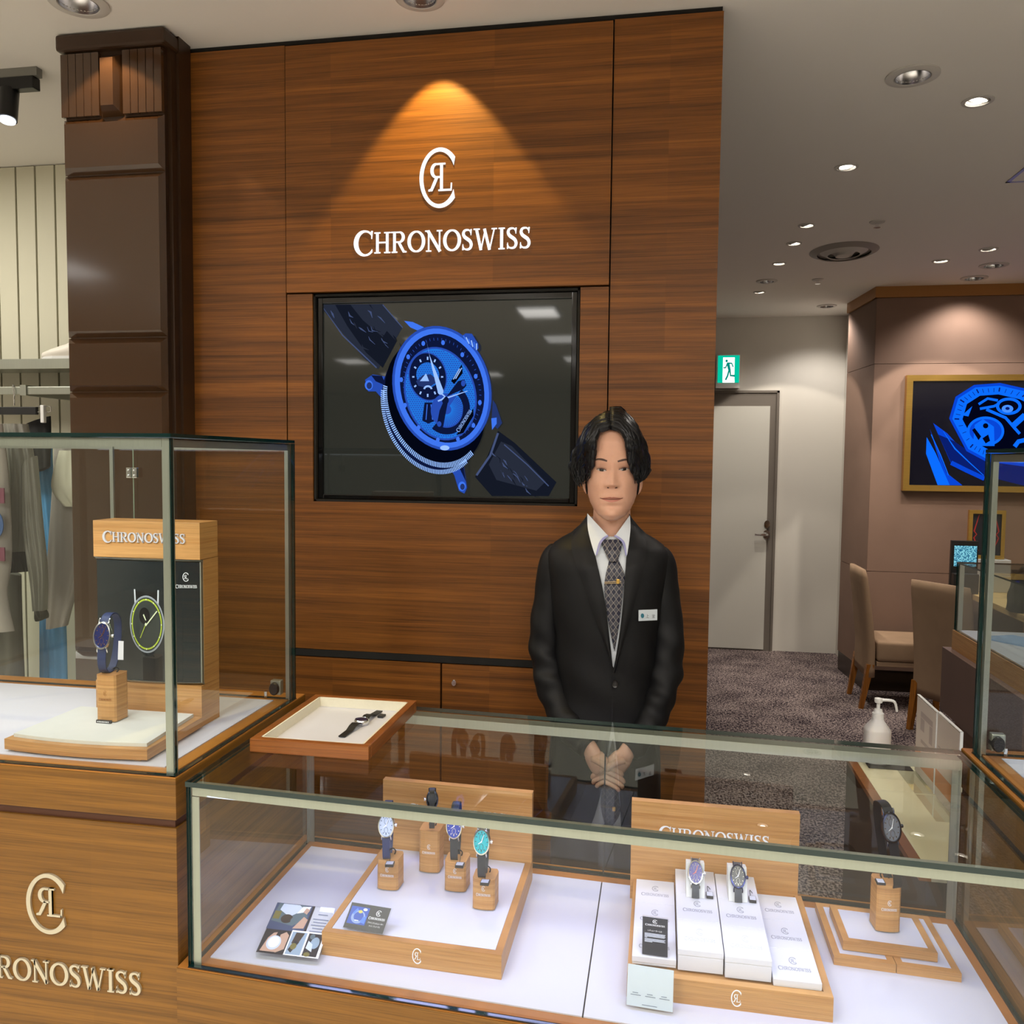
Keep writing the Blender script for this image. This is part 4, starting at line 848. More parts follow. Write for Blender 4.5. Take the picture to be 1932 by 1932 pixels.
# cards
def card(label, p_bl, p_br, p_tl, th, face, parent_kind='sign card', name='sign_card'):
    """slanted acrylic block: bottom-left, bottom-right, top-left corners of its face"""
    p_bl, p_br, p_tl = Vector(p_bl), Vector(p_br), Vector(p_tl); ex = p_br-p_bl; ey = p_tl-p_bl; n = ex.cross(ey).normalized()
    t = thing(name, label, parent_kind, p_bl+ex/2)
    B().prism([p_bl, p_br, p_br+ey, p_tl], -n*th).build('acrylic_block', M['acrylic'], t)
    fx = lambda u, v, d=0: p_bl+ex*u+ey*v+n*(.0003+d)
    B().prism([fx(.01, .02, -.0008), fx(.99, .02, -.0008), fx(.99, .98, -.0008), fx(.01, .98, -.0008)], n*.0004).build('face', face, t)
    return t, fx, ex.length, ey.length
def cprint(t, fx, polys, mats, name='print'):
    b = B()
    for k, (pts, m) in enumerate(polys): b.poly([fx(u, v, .00005+.00004*k) for u, v in pts], m)
    b.build(name, mats, t)
def rect(u0, v0, u1, v1): return [(u0, v0), (u1, v0), (u1, v1), (u0, v1)]
def circ(cu, cv, ru, rv, n=20): return [(cu+ru*cos(2*pi*k/n), cv+rv*sin(2*pi*k/n)) for k in range(n)]
bl = on('Z', FZ+.012, 482, 1796); br = on('Z', FZ+.012, 600, 1810); tl = on('Z', FZ+.030, 524, 1702)
pr = [mat('print_%d' % i, srgb(*c), .5) for i, c in enumerate(((36, 34, 40), (92, 110, 118), (196, 160, 140), (205, 215, 232), (120, 112, 60), (66, 78, 110), (60, 50, 44), (238, 240, 246), (150, 170, 190)))]
t, fx, cw, ch = card('white leaflet card with watchmaking photos lying at the left of the counter', bl, br, tl, .010, M['white_card'])
pl_ = [(rect(.01, .0, .66, .99), 0), (rect(.0, .45, .62, .99), 5), ([(.02, .62), (.40, .55), (.60, .75), (.52, .98), (.05, .98)], 1), ([(.1, .85), (.3, .72), (.5, .9), (.4, .98), (.12, .98)], 3), (rect(.03, .66, .14, .82), 4), (circ(.27, .68, .10, .09), 6), (circ(.42, .66, .08, .08), 1), ([(.40, .8), (.58, .86), (.6, .97), (.46, .95)], 7), ([(.50, .84), (.57, .80), (.60, .9), (.53, .93)], 2), ([(.42, .5), (.60, .52), (.62, .70), (.54, .75)], 2),
       ([(.05, .03), (.10, .28), (.16, .38), (.22, .40), (.2, .25), (.3, .1), (.3, .03)], 2), ([(.28, .36), (.36, .42), (.42, .36), (.42, .1), (.3, .02)], 2), (circ(.22, .20, .115, .135, 24), 3), (circ(.22, .21, .09, .105, 24), 7),
       (rect(.44, 0, 1, .47), 7), (rect(.46, .02, .70, .44), 8), ([(.50, .22), (.60, .2), (.66, .43), (.52, .43)], 6), ([(.48, .1), (.54, .05), (.62, .25), (.54, .28)], 0), (circ(.55, .17, .05, .06), 4), (rect(.73, .02, .96, .44), 0), (circ(.87, .27, .07, .11), 8), ([(.75, .16), (.86, .1), (.84, .24), (.76, .3)], 3), (circ(.8, .05, .05, .04), 4), (circ(.80, .38, .04, .05), 1)]
cprint(t, fx, pl_, pr)
b = B()
for k, (u0, u1, v) in enumerate(((.76, .92, .83), (.70, .96, .73), (.72, .94, .67), (.70, .97, .61), (.74, .91, .55), (.71, .93, .49))): b.poly([fx(u, q, .0003) for u, q in rect(u0, v-.010, u1, v+.010)])
b.build('text_lines', mat('soft_grey_text', srgb(130, 138, 160), .6), t)
bl = on('Z', PT+.005, 646, 1750); br = on('Z', PT+.005, 722, 1763); tl = on('Y', bl.y+.022, 664, 1701)
t, fx, cw, ch = card('small black sign card with a blue watch picture standing on the tray', bl, br, tl, .006, mat('card_charcoal', srgb(58, 58, 62), .4))
bp_ = [mat('card_blue_%d' % i, srgb(*c), .4) for i, c in enumerate(((52, 80, 160), (130, 150, 190), (190, 180, 90), (80, 120, 210), (220, 228, 240)))]
cprint(t, fx, [(rect(.05, .2, .50, .86), 0), (circ(.28, .48, .17, .25), 1), (circ(.29, .5, .12, .18), 0), ([(.36, .3), (.48, .25), (.48, .55), (.4, .5)], 3), ([(.16, .55), (.24, .75), (.2, .8), (.12, .6)], 3), (circ(.30, .68, .05, .06), 2), (circ(.40, .78, .05, .05), 4), (rect(.22, .33, .32, .36), 4)], bp_)
b = B(); emblem(b, lambda u, v, d: fx(.74+u, .72+v, .0003+d), .11, .22, .0001); wordmark(b, lambda u, v, d: fx(.54+u, .47+v, .0003+d), .40, .085, .0001); b.build('emblem', M['white_print'], t)
for k, s_ in enumerate(('フライングレギュレーター', 'ナイト アンド デイ')): text_part(s_, .1, lambda u, v, k=k: fx(.745+u*.33, .335-.12*k+v*.85, .0003), M['white_print'], t)
# ------------------------------------------------------------------ right stand with boxes
sh2 = lambda x: -.012*(x-.11)
t2, _ = tray_stand('wooden stand with upright back holding rows of white boxes', -.036, .2635, 1.258, 1.553, .038, .188, sh2, bx0=-.042, bx1=.2575)
SZ = FZ+.0385
def wbox(label, x0, x1, y0, y1, z1, pm):
    t = thing('white_box', label, 'box', ((x0+x1)/2, (y0+y1)/2, SZ), group='white cardboard watch boxes')
    B().box((x0+.0006, y0+.0004, SZ), (x1-.0006, y1-.0004, z1-.010), bev=.0008).build('tray', M['white_card'], t); B().box((x0+.0002, y0+.0001, z1-.0099), (x1-.0002, y1-.0001, z1), bev=.001).build('lid', M['white_card'], t)
    if pm:
        xm, ym = (x0+x1)/2, (y0+y1)/2; b = B()
        f = lambda u, v, d: Vector((xm+u, ym+v, z1+.0001+d)); wordmark(b, lambda u, v, d: f(u-.024, v-.016, d), .048, .0085, .0002); emblem(b, lambda u, v, d: f(u, v+.010, d), .011, .019, .0002); b.build('print', M[pm], t)
cols = [(-.030, .038, 1.284, 1.530, .7445, 'left row'), (.0395, .1085, 1.281, 1.541, .765, 'second row'), (.1095, .1785, 1.275, 1.536, .765, 'third row'), (.1795, .2495, 1.268, 1.521, .7425, 'right row')]
ordn = ['front', 'middle', 'rear']
for ci, (xa, xb, ya, yb, zz_, nm) in enumerate(cols):
    for k in range(3):
        a = ya+(yb-ya)*k/3; c = ya+(yb-ya)*(k+1)/3
        pmn = 'pale_print' if (ci in (1, 2) and k == 0) else 'grey_print'
        if ci in (1, 2) and k == 2: pmn = None
        wbox('flat white watch box, %s one in the %s on the wooden stand' % (ordn[k], nm), xa, xb, a, c, zz_, pmn)
for k, (px, py, dial, case, lb, wx) in enumerate(((1309, 1632, dialm('violet_dial', (60, 56, 120)), steelw, 'silver wristwatch with violet dial on a white cushion atop the second row', .072), (1391, 1643, dialm('black_dial', (14, 18, 34)), bluecase, 'blue-black wristwatch on a white cushion atop the third row', .143))):
    zc = .7655; yc = 1.463; x = wx
    t = thing('watch_cushion', 'white cushion under the %s watch on the boxes' % ('silver violet-dial', 'blue-black')[k], 'cushion', (x, yc, zc), group='watch cushions')
    B().prism([(x-.0155, yc-.022, zc), (x-.0155, yc+.034, zc), (x-.0155, yc+.034, zc+.040), (x-.0155, yc+.010, zc+.046)], (.031, 0, 0)).build('cushion', M['cream_pad'], t)
    w = watch(lb, (x, yc-.006, zc+.036), (radians(-38), 0, radians(0)), case, dial, grey_strap, loop=[(.004, -.046), (.001, -.032), (.0005, -.019), (.0022, -.012), (.0055, 0), (.0045, .012), (.004, .019), (.010, .027), (.018, .030)], s=.88, hand=M['white_print'] if k else mat('orange_hand', srgb(230, 110, 60), .4), crown=case)
    tg = thing('price_tag', 'black price tag with white label beside the %s' % ('silver violet-dial watch', 'blue-black watch')[k], 'price tag', (x+.025, yc-.02, zc), group='loose price tags')
    B().box((x+.0185, yc-.022, zc), (x+.030, yc-.006, zc+.005), bev=.0008).build('tag', tag_black, tg); B().box((x+.0192, yc-.021, zc+.0051), (x+.0293, yc-.008, zc+.0054)).build('label', M['pale_print'], tg); B().tube(smooth_path([(x+.022, yc-.006, zc+.003), (x+.021, yc+.002, zc+.010), (x+.026, yc+.004, zc+.004)], 5), .0006, 5).build('loop', tag_black, tg)
bl = on('Z', .7455, 1211, 1801); br = on('Z', .7455, 1260, 1808); tl = on('Y', bl.y+.018, 1212, 1727)
t, fx, cw, ch = card('tall black text card leaning on the left row of boxes', bl, br, tl, .004, mat('card_navy', srgb(34, 38, 52), .35))
b = B(); emblem(b, lambda u, v, d: fx(.49+u, .88+v, .0003+d), .17, .10, .0001); wordmark(b, lambda u, v, d: fx(.12+u, .765+v, .0003+d), .76, .042, .0001); b.build('emblem', M['white_print'], t)
text_part('レギュレーターとは', .1, lambda u, v: fx(.49+u*.62, .64+v*.50, .0003), M['white_print'], t)
b = B()
for v, u1 in ((.565, .9), (.54, .88), (.515, .9), (.49, .87), (.465, .2), (.43, .9), (.405, .86), (.38, .9), (.355, .4)):
    b.poly([fx(u, q, .0003) for u, q in rect(.10, v-.008, u1, v+.008)])
b.build('text_lines', mat('white_text', srgb(190, 194, 205), .6), t)
bl = on('Z', FZ+.005, 1181, 1897); br = on('Z', FZ+.005, 1270, 1912); tl = on('Y', bl.y+.014, 1184, 1816)
t, fx, cw, ch = card('clear acrylic card holder with a pale notice at the front of the counter', bl, br, tl, .010, mat('pale_notice', srgb(214, 224, 236), .4))
b = B()
for u in (.19, .50, .80):
    b.poly([fx(p, q, .0003) for p, q in rect(u-.06, .33, u+.06, .345)]); b.poly([fx(p, q, .0003) for p, q in rect(u-.10, .28, u+.12, .295)])
b.poly([fx(p, q, .0003) for p, q in rect(.34, .075, .66, .09)]); b.build('text_lines', mat('slate_text', srgb(110, 122, 140), .6), t)
# ------------------------------------------------------------------ small stacked trays at the right
def pad_tray(label, x0, x1, y0, y1, z, h, shf):
    t = thing('pad_tray', label, 'display tray', ((x0+x1)/2, (y0+y1)/2, z), group='small wooden pad trays'); w = .011
    q = lambda x, y, zz: (x, y+shf(x), zz)
    def bx(a, b2, c, d, e, f, n, m): return B().hexa([q(a, c, e), q(b2, c, e), q(b2, d, e), q(a, d, e), q(a, c, f), q(b2, c, f), q(b2, d, f), q(a, d, f)]).build(n, m, t)
    bx(x0, x1, y0, y0+w, z, z+h, 'rail', M['oak']); bx(x0, x1, y1-w, y1, z, z+h, 'rail', M['oak']); bx(x0, x0+w, y0+w, y1-w, z, z+h, 'rail', M['oak']); bx(x1-w, x1, y0+w, y1-w, z, z+h, 'rail', M['oak'])
    bx(x0+w, x1-w, y0+w, y1-w, z, z+h-.001, 'pad', M['white_board'])
s3 = lambda x: -.06*(x-.388)
pad_tray('lower left wooden pad tray at the right of the counter', .2935, .3875, 1.402, 1.574, FZ, .0145, s3); pad_tray('lower right wooden pad tray at the right of the counter', .3885, .4835, 1.402, 1.574, FZ, .0145, s3)
pad_tray('upper wooden pad tray laid across the two lower trays', .3115, .455, 1.425, 1.541, FZ+.0147, .0155, s3)
PE = FZ+.0147+.0155
block_stand('tall wooden watch block on the stacked pad trays at the right', .390, 1.490, PE, .082, rz=radians(4))
c = on('Y', 1.475, 1681, 1561); watch('dark skeleton wristwatch on black strap above the stacked pad trays', (c.x, 1.475, c.z), (radians(-10), radians(-6), radians(14)), darkcase, dialm('skeleton_grey_dial', (120, 124, 132)), black_strap, crown=darkcase, s=1.12, loop=[(.001, .019), (.006, .030), (.020, .034), (.034, .028), (.040, .0), (.040, -.050), (.034, -.082), (.018, -.091), (.006, -.086), (.001, -.060), (.001, -.019)], tagat=(-.024, -.012, -.102) if False else None)
tg = thing('price_tag', 'black price tag on the tall block at the right', 'price tag', (.378, 1.478, PE+.082), group='loose price tags')
B().box((.370, 1.466, PE+.0822), (.384, 1.482, PE+.0862), bev=.0008).build('tag', tag_black, tg); B().box((.3715, 1.467, PE+.0863), (.3825, 1.480, PE+.0866)).build('label', M['pale_print'], tg)
# ------------------------------------------------------------------ serving tray on the glass top
TX0, TX1, TY0, TY1, th = -.700, -.482, 1.352, 1.640, .024; tz = ZT+.0003; w = .014
t = thing('wooden_tray', 'red-brown wooden tray lined in cream felt on the counter top', 'tray', ((TX0+TX1)/2, 1.5, tz))
for a, b2 in (((TX0, TY0), (TX1, TY0+w)), ((TX0, TY1-w), (TX1, TY1)), ((TX0, TY0+w), (TX0+w, TY1-w)), ((TX1-w, TY0+w), (TX1, TY1-w))):
    B().box((*a, tz), (*b2, tz+th), bev=.002).build('rim', M['tray_wood'], t)
B().box((TX0+w-.001, TY0+w-.001, tz), (TX1-w+.001, TY1-w+.001, tz+.004)).build('floor', M['white_card'], t)
b = B(); e = .003
for a, b2 in (((TX0+w, TY0+w), (TX1-w, TY0+w+e)), ((TX0+w, TY1-w-e), (TX1-w, TY1-w)), ((TX0+w, TY0+w), (TX0+w+e, TY1-w)), ((TX1-w-e, TY0+w), (TX1-w, TY1-w))): b.box((*a, tz+.004), (*b2, tz+th-.001))
b.build('lining', M['cream_fabric'], t)
p0 = on('Z', tz+.006, 640, 1393); p1 = on('Z', tz+.010, 716, 1338); pc = (p0+p1)/2; ang = math.atan2(p1.y-p0.y, p1.x-p0.x)-pi/2; Ln = (p1-p0).length
t = thing('wristwatch', 'silver wristwatch with black strap lying flat in the wooden tray', 'watch', (pc.x, pc.y, tz+.0042), (0, 0, ang), 'wristwatches on display')
B().lathe([(.0, 0), (.013, .0), (.0145, .003), (.0145, .008), (.0125, .0105), (.0118, .0095), (0, .0095)], (0, .005, 0), seg=30).build('case', steelw, t, True, world=False)
B().lathe([(.0117, .0098), (0, .0098)], (0, .005, 0), seg=30).build('dial', dn, t, world=False)
B().lathe([(.0015, 0), (.0015, .004), (0, .004)], (0, 0, 0), 'X', 10).build('crown', M['chrome'], t, world=False)
for s_ in (-1, 1):
    zz_ = [(.016, .006), (.026, .0085), (.038, .007), (.052, .002), (Ln/2-.004, .001)]
    b = B(); b.loft([[(-.0078+.0015*i/4, .005*(1 if s_ > 0 else 1)+s_*yy, z_), (.0078-.0015*i/4, .005+s_*yy, z_), (.0078-.0015*i/4, .005+s_*yy, z_+.002), (-.0078+.0015*i/4, .005+s_*yy, z_+.002)] for i, (yy, z_) in enumerate(zz_)]); b.build('strap', black_strap, t, world=False)
for a in (-1, 1):
    for c_ in (-1, 1): B().tube([(a*.008, .005+c_*.011, .005), (a*.0082, .005+c_*.0175, .0045)], .0014, 8).build('lug', steelw, t, True, world=False)
B().box((.012, .050, .0005), (.024, .066, .0045), bev=.0008).build('price_tag', tag_black, t, world=False)
# ------------------------------------------------------------------ inside the tall left case
LZ0 = LZ+.0002
t = thing('picture_stand', 'tall oak stand with a dark watch picture and silver wordmark in the left showcase', 'display stand', (-.96, 1.48, LZ0)); X0, X1, YF, YB = -1.068, -.8465, 1.449, 1.514
B().box((X0, YF, LZ0), (X1, YB, 1.078)).build('base', M['oak'], t); B().box((X0, YF, 1.317), (X1, YB, 1.387), bev=.001).build('head', M['oak'], t); B().box((X0, YF+.012, 1.0785), (X1, YB, 1.3165)).build('backboard', M['oak'], t)
bow = lambda x: -.012*(1-((x-(X0+X1)/2)/((X1-X0)/2))**2)
b = B(); b.grid(lambda u, v: (lerp(X0+.001, X1-.003, u), YF+.008+bow(lerp(X0, X1, u)), lerp(1.083, 1.312, v)), 24, 2); b.build('picture', mat('dark_picture', srgb(30, 36, 38), .06, 0, .5, coat=.3), t, True)
for z_ in (1.079, 1.3125):
    b = B(); b.loft([[(x, YF+.010+bow(x), z_), (x, YF+.0115, z_), (x, YF+.0115, z_+.004), (x, YF+.004+bow(x), z_+.004)] for x in [lerp(X0-.002, X1, k/16) for k in range(17)]]); b.build('picture_rail', M['steel'], t)
B().box((X1-.003, YF+.004, 1.083), (X1-.0008, YF+.0118, 1.3125)).build('picture_edge', M['steel'], t)
b = B(); wordmark(b, lambda u, v, d: Vector((-1.046+u, YF-.0002-d, 1.347+v)), .172, .0185, .003); b.build('wordmark', M['silver_paint'], t)
pm_ = [mat('poster_%d' % i, srgb(*c), .25, 0, .5) for i, c in enumerate(((14, 16, 18), (150, 156, 164), (52, 58, 54), (170, 190, 60), (220, 228, 190), (90, 98, 100), (200, 205, 210)))]
cxw, czw = -.955, 1.192; yb_ = lambda x: YF+.0076+bow(x)
pk = B(); kk = [0]
def pe(pts, m): kk[0] += 1; pk.poly([(cxw+u, yb_(cxw+u)-.00012*kk[0], czw+v) for u, v in pts], m)
def cir(cu, cv, ru, rv, n=40): return [(cu+ru*cos(2*pi*k/n), cv+rv*sin(2*pi*k/n)) for k in range(n)]
pe([(-.022, .04), (.022, .04), (.024, .062), (-.024, .062)], 0); pe([(-.025, .038), (-.022, .038), (-.023, .066), (-.026, .066)], 6); pe([(.025, .038), (.022, .038), (.023, .066), (.026, .066)], 6)
pe(cir(0, 0, .036, .055), 1); pe(cir(0, 0, .0335, .052), 5); pe(cir(0, 0, .0325, .0505), 0); pe(cir(0, 0, .0315, .0488), 3); pe(cir(0, 0, .0290, .0455), 2); pe(cir(-.004, .016, .011, .016, 24), 0)
for k in range(12): pe(cir(.0305*sin(2*pi*k/12), .0475*cos(2*pi*k/12), .0011, .0016, 8), 4)
pe([(0, 0), (.001, -.002), (.024, .026), (.022, .027)], 4); pe([(0, 0), (-.002, -.001), (-.013, -.026), (-.012, -.027)], 3); pe([(-.001, .008), (.001, .008), (-.004, .020), (-.006, .018)], 4); pe(cir(0, 0, .0022, .003, 12), 4)
pk.build('picture_watch', pm_, t)
b = B(); f_ = lambda u, v, d: Vector((-.877+u, yb_(-.877+u)-.0008-d, 1.292+v)); emblem(b, lambda u, v, d: f_(u, v-.008, d), .011, .017, .0002); wordmark(b, lambda u, v, d: f_(u-.019, v-.029, d), .040, .006, .0002); b.build('picture_print', M['white_print'], t)
t = thing('riser', 'low oak riser with bowed front and cream pad in the left showcase', 'display riser', (-.96, 1.35, LZ0))
fr = [(-1.105+.27*k/16, 1.258-.010*(1-((k-8)/8)**2)) for k in range(17)]
B().prism([(x, y, LZ0+.004) for x, y in fr]+[(-.840, 1.44, LZ0+.004), (-1.105, 1.44, LZ0+.004)], (0, 0, .018)).build('body', M['oak'], t)
B().box((-1.09, 1.262, LZ0), (-1.07, 1.43, LZ0+.004)).box((-.862, 1.262, LZ0), (-.850, 1.43, LZ0+.004)).build('foot', M['oak'], t)
fp = [(x*.94-.058, y+.012) for x, y in fr]
B().prism([(x, y, LZ0+.0222) for x, y in fp]+[(-.856, 1.436, LZ0+.0222), (-1.092, 1.436, LZ0+.0222)], (0, 0, .006)).build('pad', M['cream_pad'], t)
RZ = LZ0+.0284
block_stand('wooden watch block on the riser in the left showcase', -.982, 1.378, RZ, .086, prints=M['oak_dark'])
c = on('Y', 1.365, 194, 1199); w = watch('silver wristwatch with blue dial and navy strap in the left showcase', (c.x, 1.365, c.z), (radians(-10), 0, radians(6)), steelw, dialm('midnight_dial', (20, 34, 96)), navy_strap, hand=rose, markers=rose, s=1.12, loop=[(.001, .019), (.008, .032), (.024, .036), (.040, .026), (.046, .002), (.044, -.030), (.036, -.052), (.020, -.060), (.008, -.054), (.002, -.040), (.001, -.019)])
tg = thing('price_tag', 'white hang tag on the watch in the left showcase', 'price tag', (-.955, 1.36, 1.15)); c = on('Y', 1.352, 229, 1226)
B().prism([(c.x-.005, 1.352, c.z+.016), (c.x+.005, 1.352, c.z+.016), (c.x+.004, 1.352, c.z-.018), (c.x-.007, 1.352, c.z-.018)], (0, -.0008, 0)).build('card', M['white_card'], tg); B().tube([(c.x, 1.352, c.z+.015), (c.x+.001, 1.358, c.z+.034)], .0006, 5).build('string', M['black_plastic'], tg)
p = thing('price_strip', 'tiny black price strip in front of the block in the left showcase', 'price tag', (-.99, 1.35, RZ)); c = on('Z', RZ, 197, 1364)
B().box((c.x-.0145, c.y-.003, RZ), (c.x+.0145, c.y+.001, RZ+.0055)).build('strip', tag_black, p); b = B()
for k in range(8): b.box((c.x-.012+.003*k, c.y-.0033, RZ+.0015), (c.x-.0105+.003*k, c.y-.0031, RZ+.004))
b.build('digits', M['white_print'], p)
# ------------------------------------------------------------------ the man behind the counter
suit = mat('black_suit_wool', srgb(10, 10, 12), .60, 0, .30, noise=.25, nscale=(700, 700, 160), bump=.08)
lapelm = mat('suit_wool_lit', srgb(15, 15, 17), .6, 0, .3, noise=.2, nscale=(700, 700, 160))  # suit wool in a lighter tone, painting the light on the lapel edges
shirtm = mat('white_shirt_cotton', srgb(214, 220, 226), .75, 0, .2); trim_ = mat('lilac_collar_trim', srgb(150, 150, 196), .7)
skin = mat('skin', srgb(216, 166, 140), .44, 0, .4, sub=.12, noise=.05, nscale=(160, 160, 160))
hairm = mat('black_hair', (.005, .005, .006), .30, 0, .32); browm = mat('eyebrow', srgb(84, 62, 54), .7); lipm = mat('lips', srgb(192, 124, 108), .45); eyew = mat('eye_white', srgb(186, 172, 164), .3); irism = mat('dark_iris', (.012, .008, .006), .1); creasem = mat('lid_line', srgb(84, 52, 42), .6); nosm = mat('nostril', srgb(70, 36, 28), .8)
PC = thing('person', 'standing man in a black suit, white shirt and patterned tie with hands held low', 'person', (-.118, 1.955, 0))
CXT, YC = -.118, 1.955
HW = [(.70, .132), (.80, .130), (.90, .124), (1.0, .117), (1.10, .120), (1.20, .131), (1.27, .140), (1.295, .141), (1.314, .133), (1.330, .110), (1.350, .078), (1.376, .053), (1.40, .048)]
DF = [(.70, .104), (.90, .100), (1.0, .098), (1.10, .100), (1.20, .104), (1.27, .096), (1.31, .078), (1.345, .054), (1.37, .038), (1.40, .020)]
DB = [(.70, .095), (.90, .090), (1.10, .092), (1.2, .10), (1.27, .10), (1.31, .094), (1.345, .080), (1.37, .064), (1.40, .050)]
PE_ = 2.5
def tfront(x, z, off=0):
    hw, d = itp(HW, z), itp(DF, z); s = min(.97, abs(x-CXT)/hw); return YC-d*(1-s**PE_)**(1/PE_)-off
b = B(); rings = []; N_ = 56; zs_ = [.70+.668*k/56 for k in range(57)]
for z in zs_:
    hw, df, db = itp(HW, z), itp(DF, z), itp(DB, z); r = []
    for k in range(N_):
        a = 2*pi*k/N_; s, c = sin(a), cos(a); x = hw*math.copysign(abs(s)**(2/PE_), s); y = -(df if c > 0 else db)*math.copysign(abs(c)**(2/PE_), c)
        wr = .0022*sin(z*55+x*30)*max(0, 1-abs(z-1.0)/.25)*(1 if c > 0 else 0)
        r.append((CXT+x, YC+y+wr, z))
    r = [(x, y, zz-.05*max(0, (YC-y)/.05)*max(0, (zz-1.315)/.085) if y < YC else zz) for x, y, zz in r]
    rings.append(r)
b.loft(rings, caps=False); b.build('jacket', suit, PC, True, angle=0)
PX = lambda zx, zy: (960+zx*.33126, 740+zy*.33126)
def tp(zx, zy, off):
    Y = 1.86
    for _ in range(4): p = on('Y', Y, *PX(zx, zy)); Y = tfront(p.x, p.z, off)
    return Vector((p.x, Y, p.z))
def patch(left, right, nu, nv, off, name, m, parent=PC, edge=0, th=.0015):
    b = B(); L = smooth_path(left, 8); R = smooth_path(right, 8)
    def f(u, v, o=0):
        l = poly_at(L, v); r = poly_at(R, v); return tp(lerp(l[0], r[0], u), lerp(l[1], r[1], u), off+o+edge*sin(pi*u))
    vs = b.grid(lambda u, v: f(u, v), nu, nv)
    b2 = b.grid(lambda u, v: f(u, v, -th), nu, nv)
    rim = [vs[i][0] for i in range(nu)]+[vs[-1][j] for j in range(1, nv)]+[vs[i][-1] for i in range(nu-2, -1, -1)]+[vs[0][j] for j in range(nv-2, 0, -1)]
    rim2 = [b2[i][0] for i in range(nu)]+[b2[-1][j] for j in range(1, nv)]+[b2[i][-1] for i in range(nu-2, -1, -1)]+[b2[0][j] for j in range(nv-2, 0, -1)]
    for i in range(len(rim)):
        try: b.bm.faces.new((rim[i], rim[(i+1) % len(rim)], rim2[(i+1) % len(rim)], rim2[i]))
        except ValueError: pass
    return b.build(name, m, parent, True)
# sleeves
def sleeve(cs, name, seed):
    rnd = random.Random(seed); pts = [on('Y', y, px, py) for px, py, y, r in cs]; rad = [r for *_, r in cs]
    P = smooth_path([(*p, r) for p, r in zip(pts, rad)], 12); n = len(P); rings = []; ref = Vector((0, -1, 0))
    for i, q in enumerate(P):
        p = Vector(q[:3]); d = (Vector(P[min(i+1, n-1)][:3])-Vector(P[max(i-1, 0)][:3])).normalized(); e1 = (ref-d*ref.dot(d)).normalized(); e2 = d.cross(e1); ref = e1; r = q[3]; t = i/(n-1); ring = []
        for k in range(28):
            a = 2*pi*k/28; fold = 1+(.085*sin(t*40+1.8*sin(a+seed)+seed)*sin(a*1.0+2*t*5+seed)+.05*sin(t*66+2*a))*min(1, 3.2*max(0, t-.18))*(1 if t < .97 else 0)
            ring.append(p+e1*(r*fold*cos(a))+e2*(r*fold*sin(a)*.92))
        rings.append(ring)
    b = B(); b.loft(rings); return b.build(name, suit, PC, True, angle=0)
ARM_L = [(1062, 1038, 1.955, .034), (1050, 1062, 1.955, .0435), (1040, 1120, 1.955, .043), (1030, 1205, 1.945, .042), (1037, 1275, 1.925, .0405), (1056, 1335, 1.895, .037), (1085, 1385, 1.862, .033), (1112, 1412, 1.838, .029)]
ARM_R = [(1232, 1044, 1.955, .034), (1242, 1066, 1.955, .0435), (1249, 1124, 1.955, .043), (1259, 1212, 1.945, .042), (1252, 1282, 1.925, .0405), (1236, 1340, 1.895, .037), (1210, 1390, 1.862, .033), (1185, 1416, 1.838, .029)]
sleeve(ARM_L, 'sleeve', 1); sleeve(ARM_R, 'sleeve', 4)
# shirt front, collar, tie, lapels
b = B(); b.grid(lambda u, v: (CXT+(.0505+.004*(1-v))*sin(2*pi*(.16+.68*u))+.0025, YC-.008-(.048+.004*(1-v))*cos(2*pi*(.16+.68*u)), 1.352+.028*v), 48, 5); b.build('collar_band', shirtm, PC, True)
patch([(478, 822), (492, 925), (545, 1175), (592, 1560)], [(684, 822), (672, 905), (642, 1300), (598, 1570)], 14, 40, .0022, 'shirt_front', shirtm)
tiem, nt, p_, o_ = nodes('diamond_check_tie'); N, L = nt.nodes, nt.links; g_ = N.new('ShaderNodeNewGeometry'); sp_ = N.new('ShaderNodeSeparateXYZ'); L.new(g_.outputs['Position'], sp_.inputs[0])
def mnode(op, a, b2=None):
    n = N.new('ShaderNodeMath'); n.operation = op
    for i, v in enumerate((a, b2)):
        if v is None: continue
        if isinstance(v, (int, float)): n.inputs[i].default_value = v
        else: L.new(v, n.inputs[i])
    return n.outputs[0]
xs = mnode('MULTIPLY', sp_.outputs[0], 1/.0115); zs2 = mnode('MULTIPLY', sp_.outputs[2], 1/.0155); A_ = mnode('ADD', xs, zs2); B_ = mnode('SUBTRACT', xs, zs2)
fa = mnode('PINGPONG', A_, .5); fb_ = mnode('PINGPONG', B_, .5); ln = mnode('LESS_THAN', mnode('MINIMUM', fa, fb_), .045)
ck = mnode('PINGPONG', mnode('ADD', mnode('FLOOR', A_), mnode('FLOOR', B_)), 1)
m1 = N.new('ShaderNodeMix'); m1.data_type = 'RGBA'; m1.inputs[6].default_value = c4(srgb(28, 31, 52)); m1.inputs[7].default_value = c4(srgb(66, 66, 74)); L.new(ck, m1.inputs[0])
m2 = N.new('ShaderNodeMix'); m2.data_type = 'RGBA'; m2.inputs[7].default_value = c4(srgb(150, 142, 134)); L.new(ln, m2.inputs[0]); L.new(m1.outputs[2], m2.inputs[6]); L.new(m2.outputs[2], p_.inputs['Base Color']); setp(p_, Roughness=.45)
patch([(573, 950), (548, 1060), (545, 1140), (562, 1280), (599, 1470)], [(622, 950), (659, 1040), (652, 1120), (632, 1300), (603, 1475)], 10, 34, .0055, 'tie_blade', tiem, edge=.003)
patch([(524, 838), (540, 895), (572, 965)], [(648, 838), (640, 895), (620, 965)], 10, 10, .010, 'tie_knot', tiem, edge=.006)
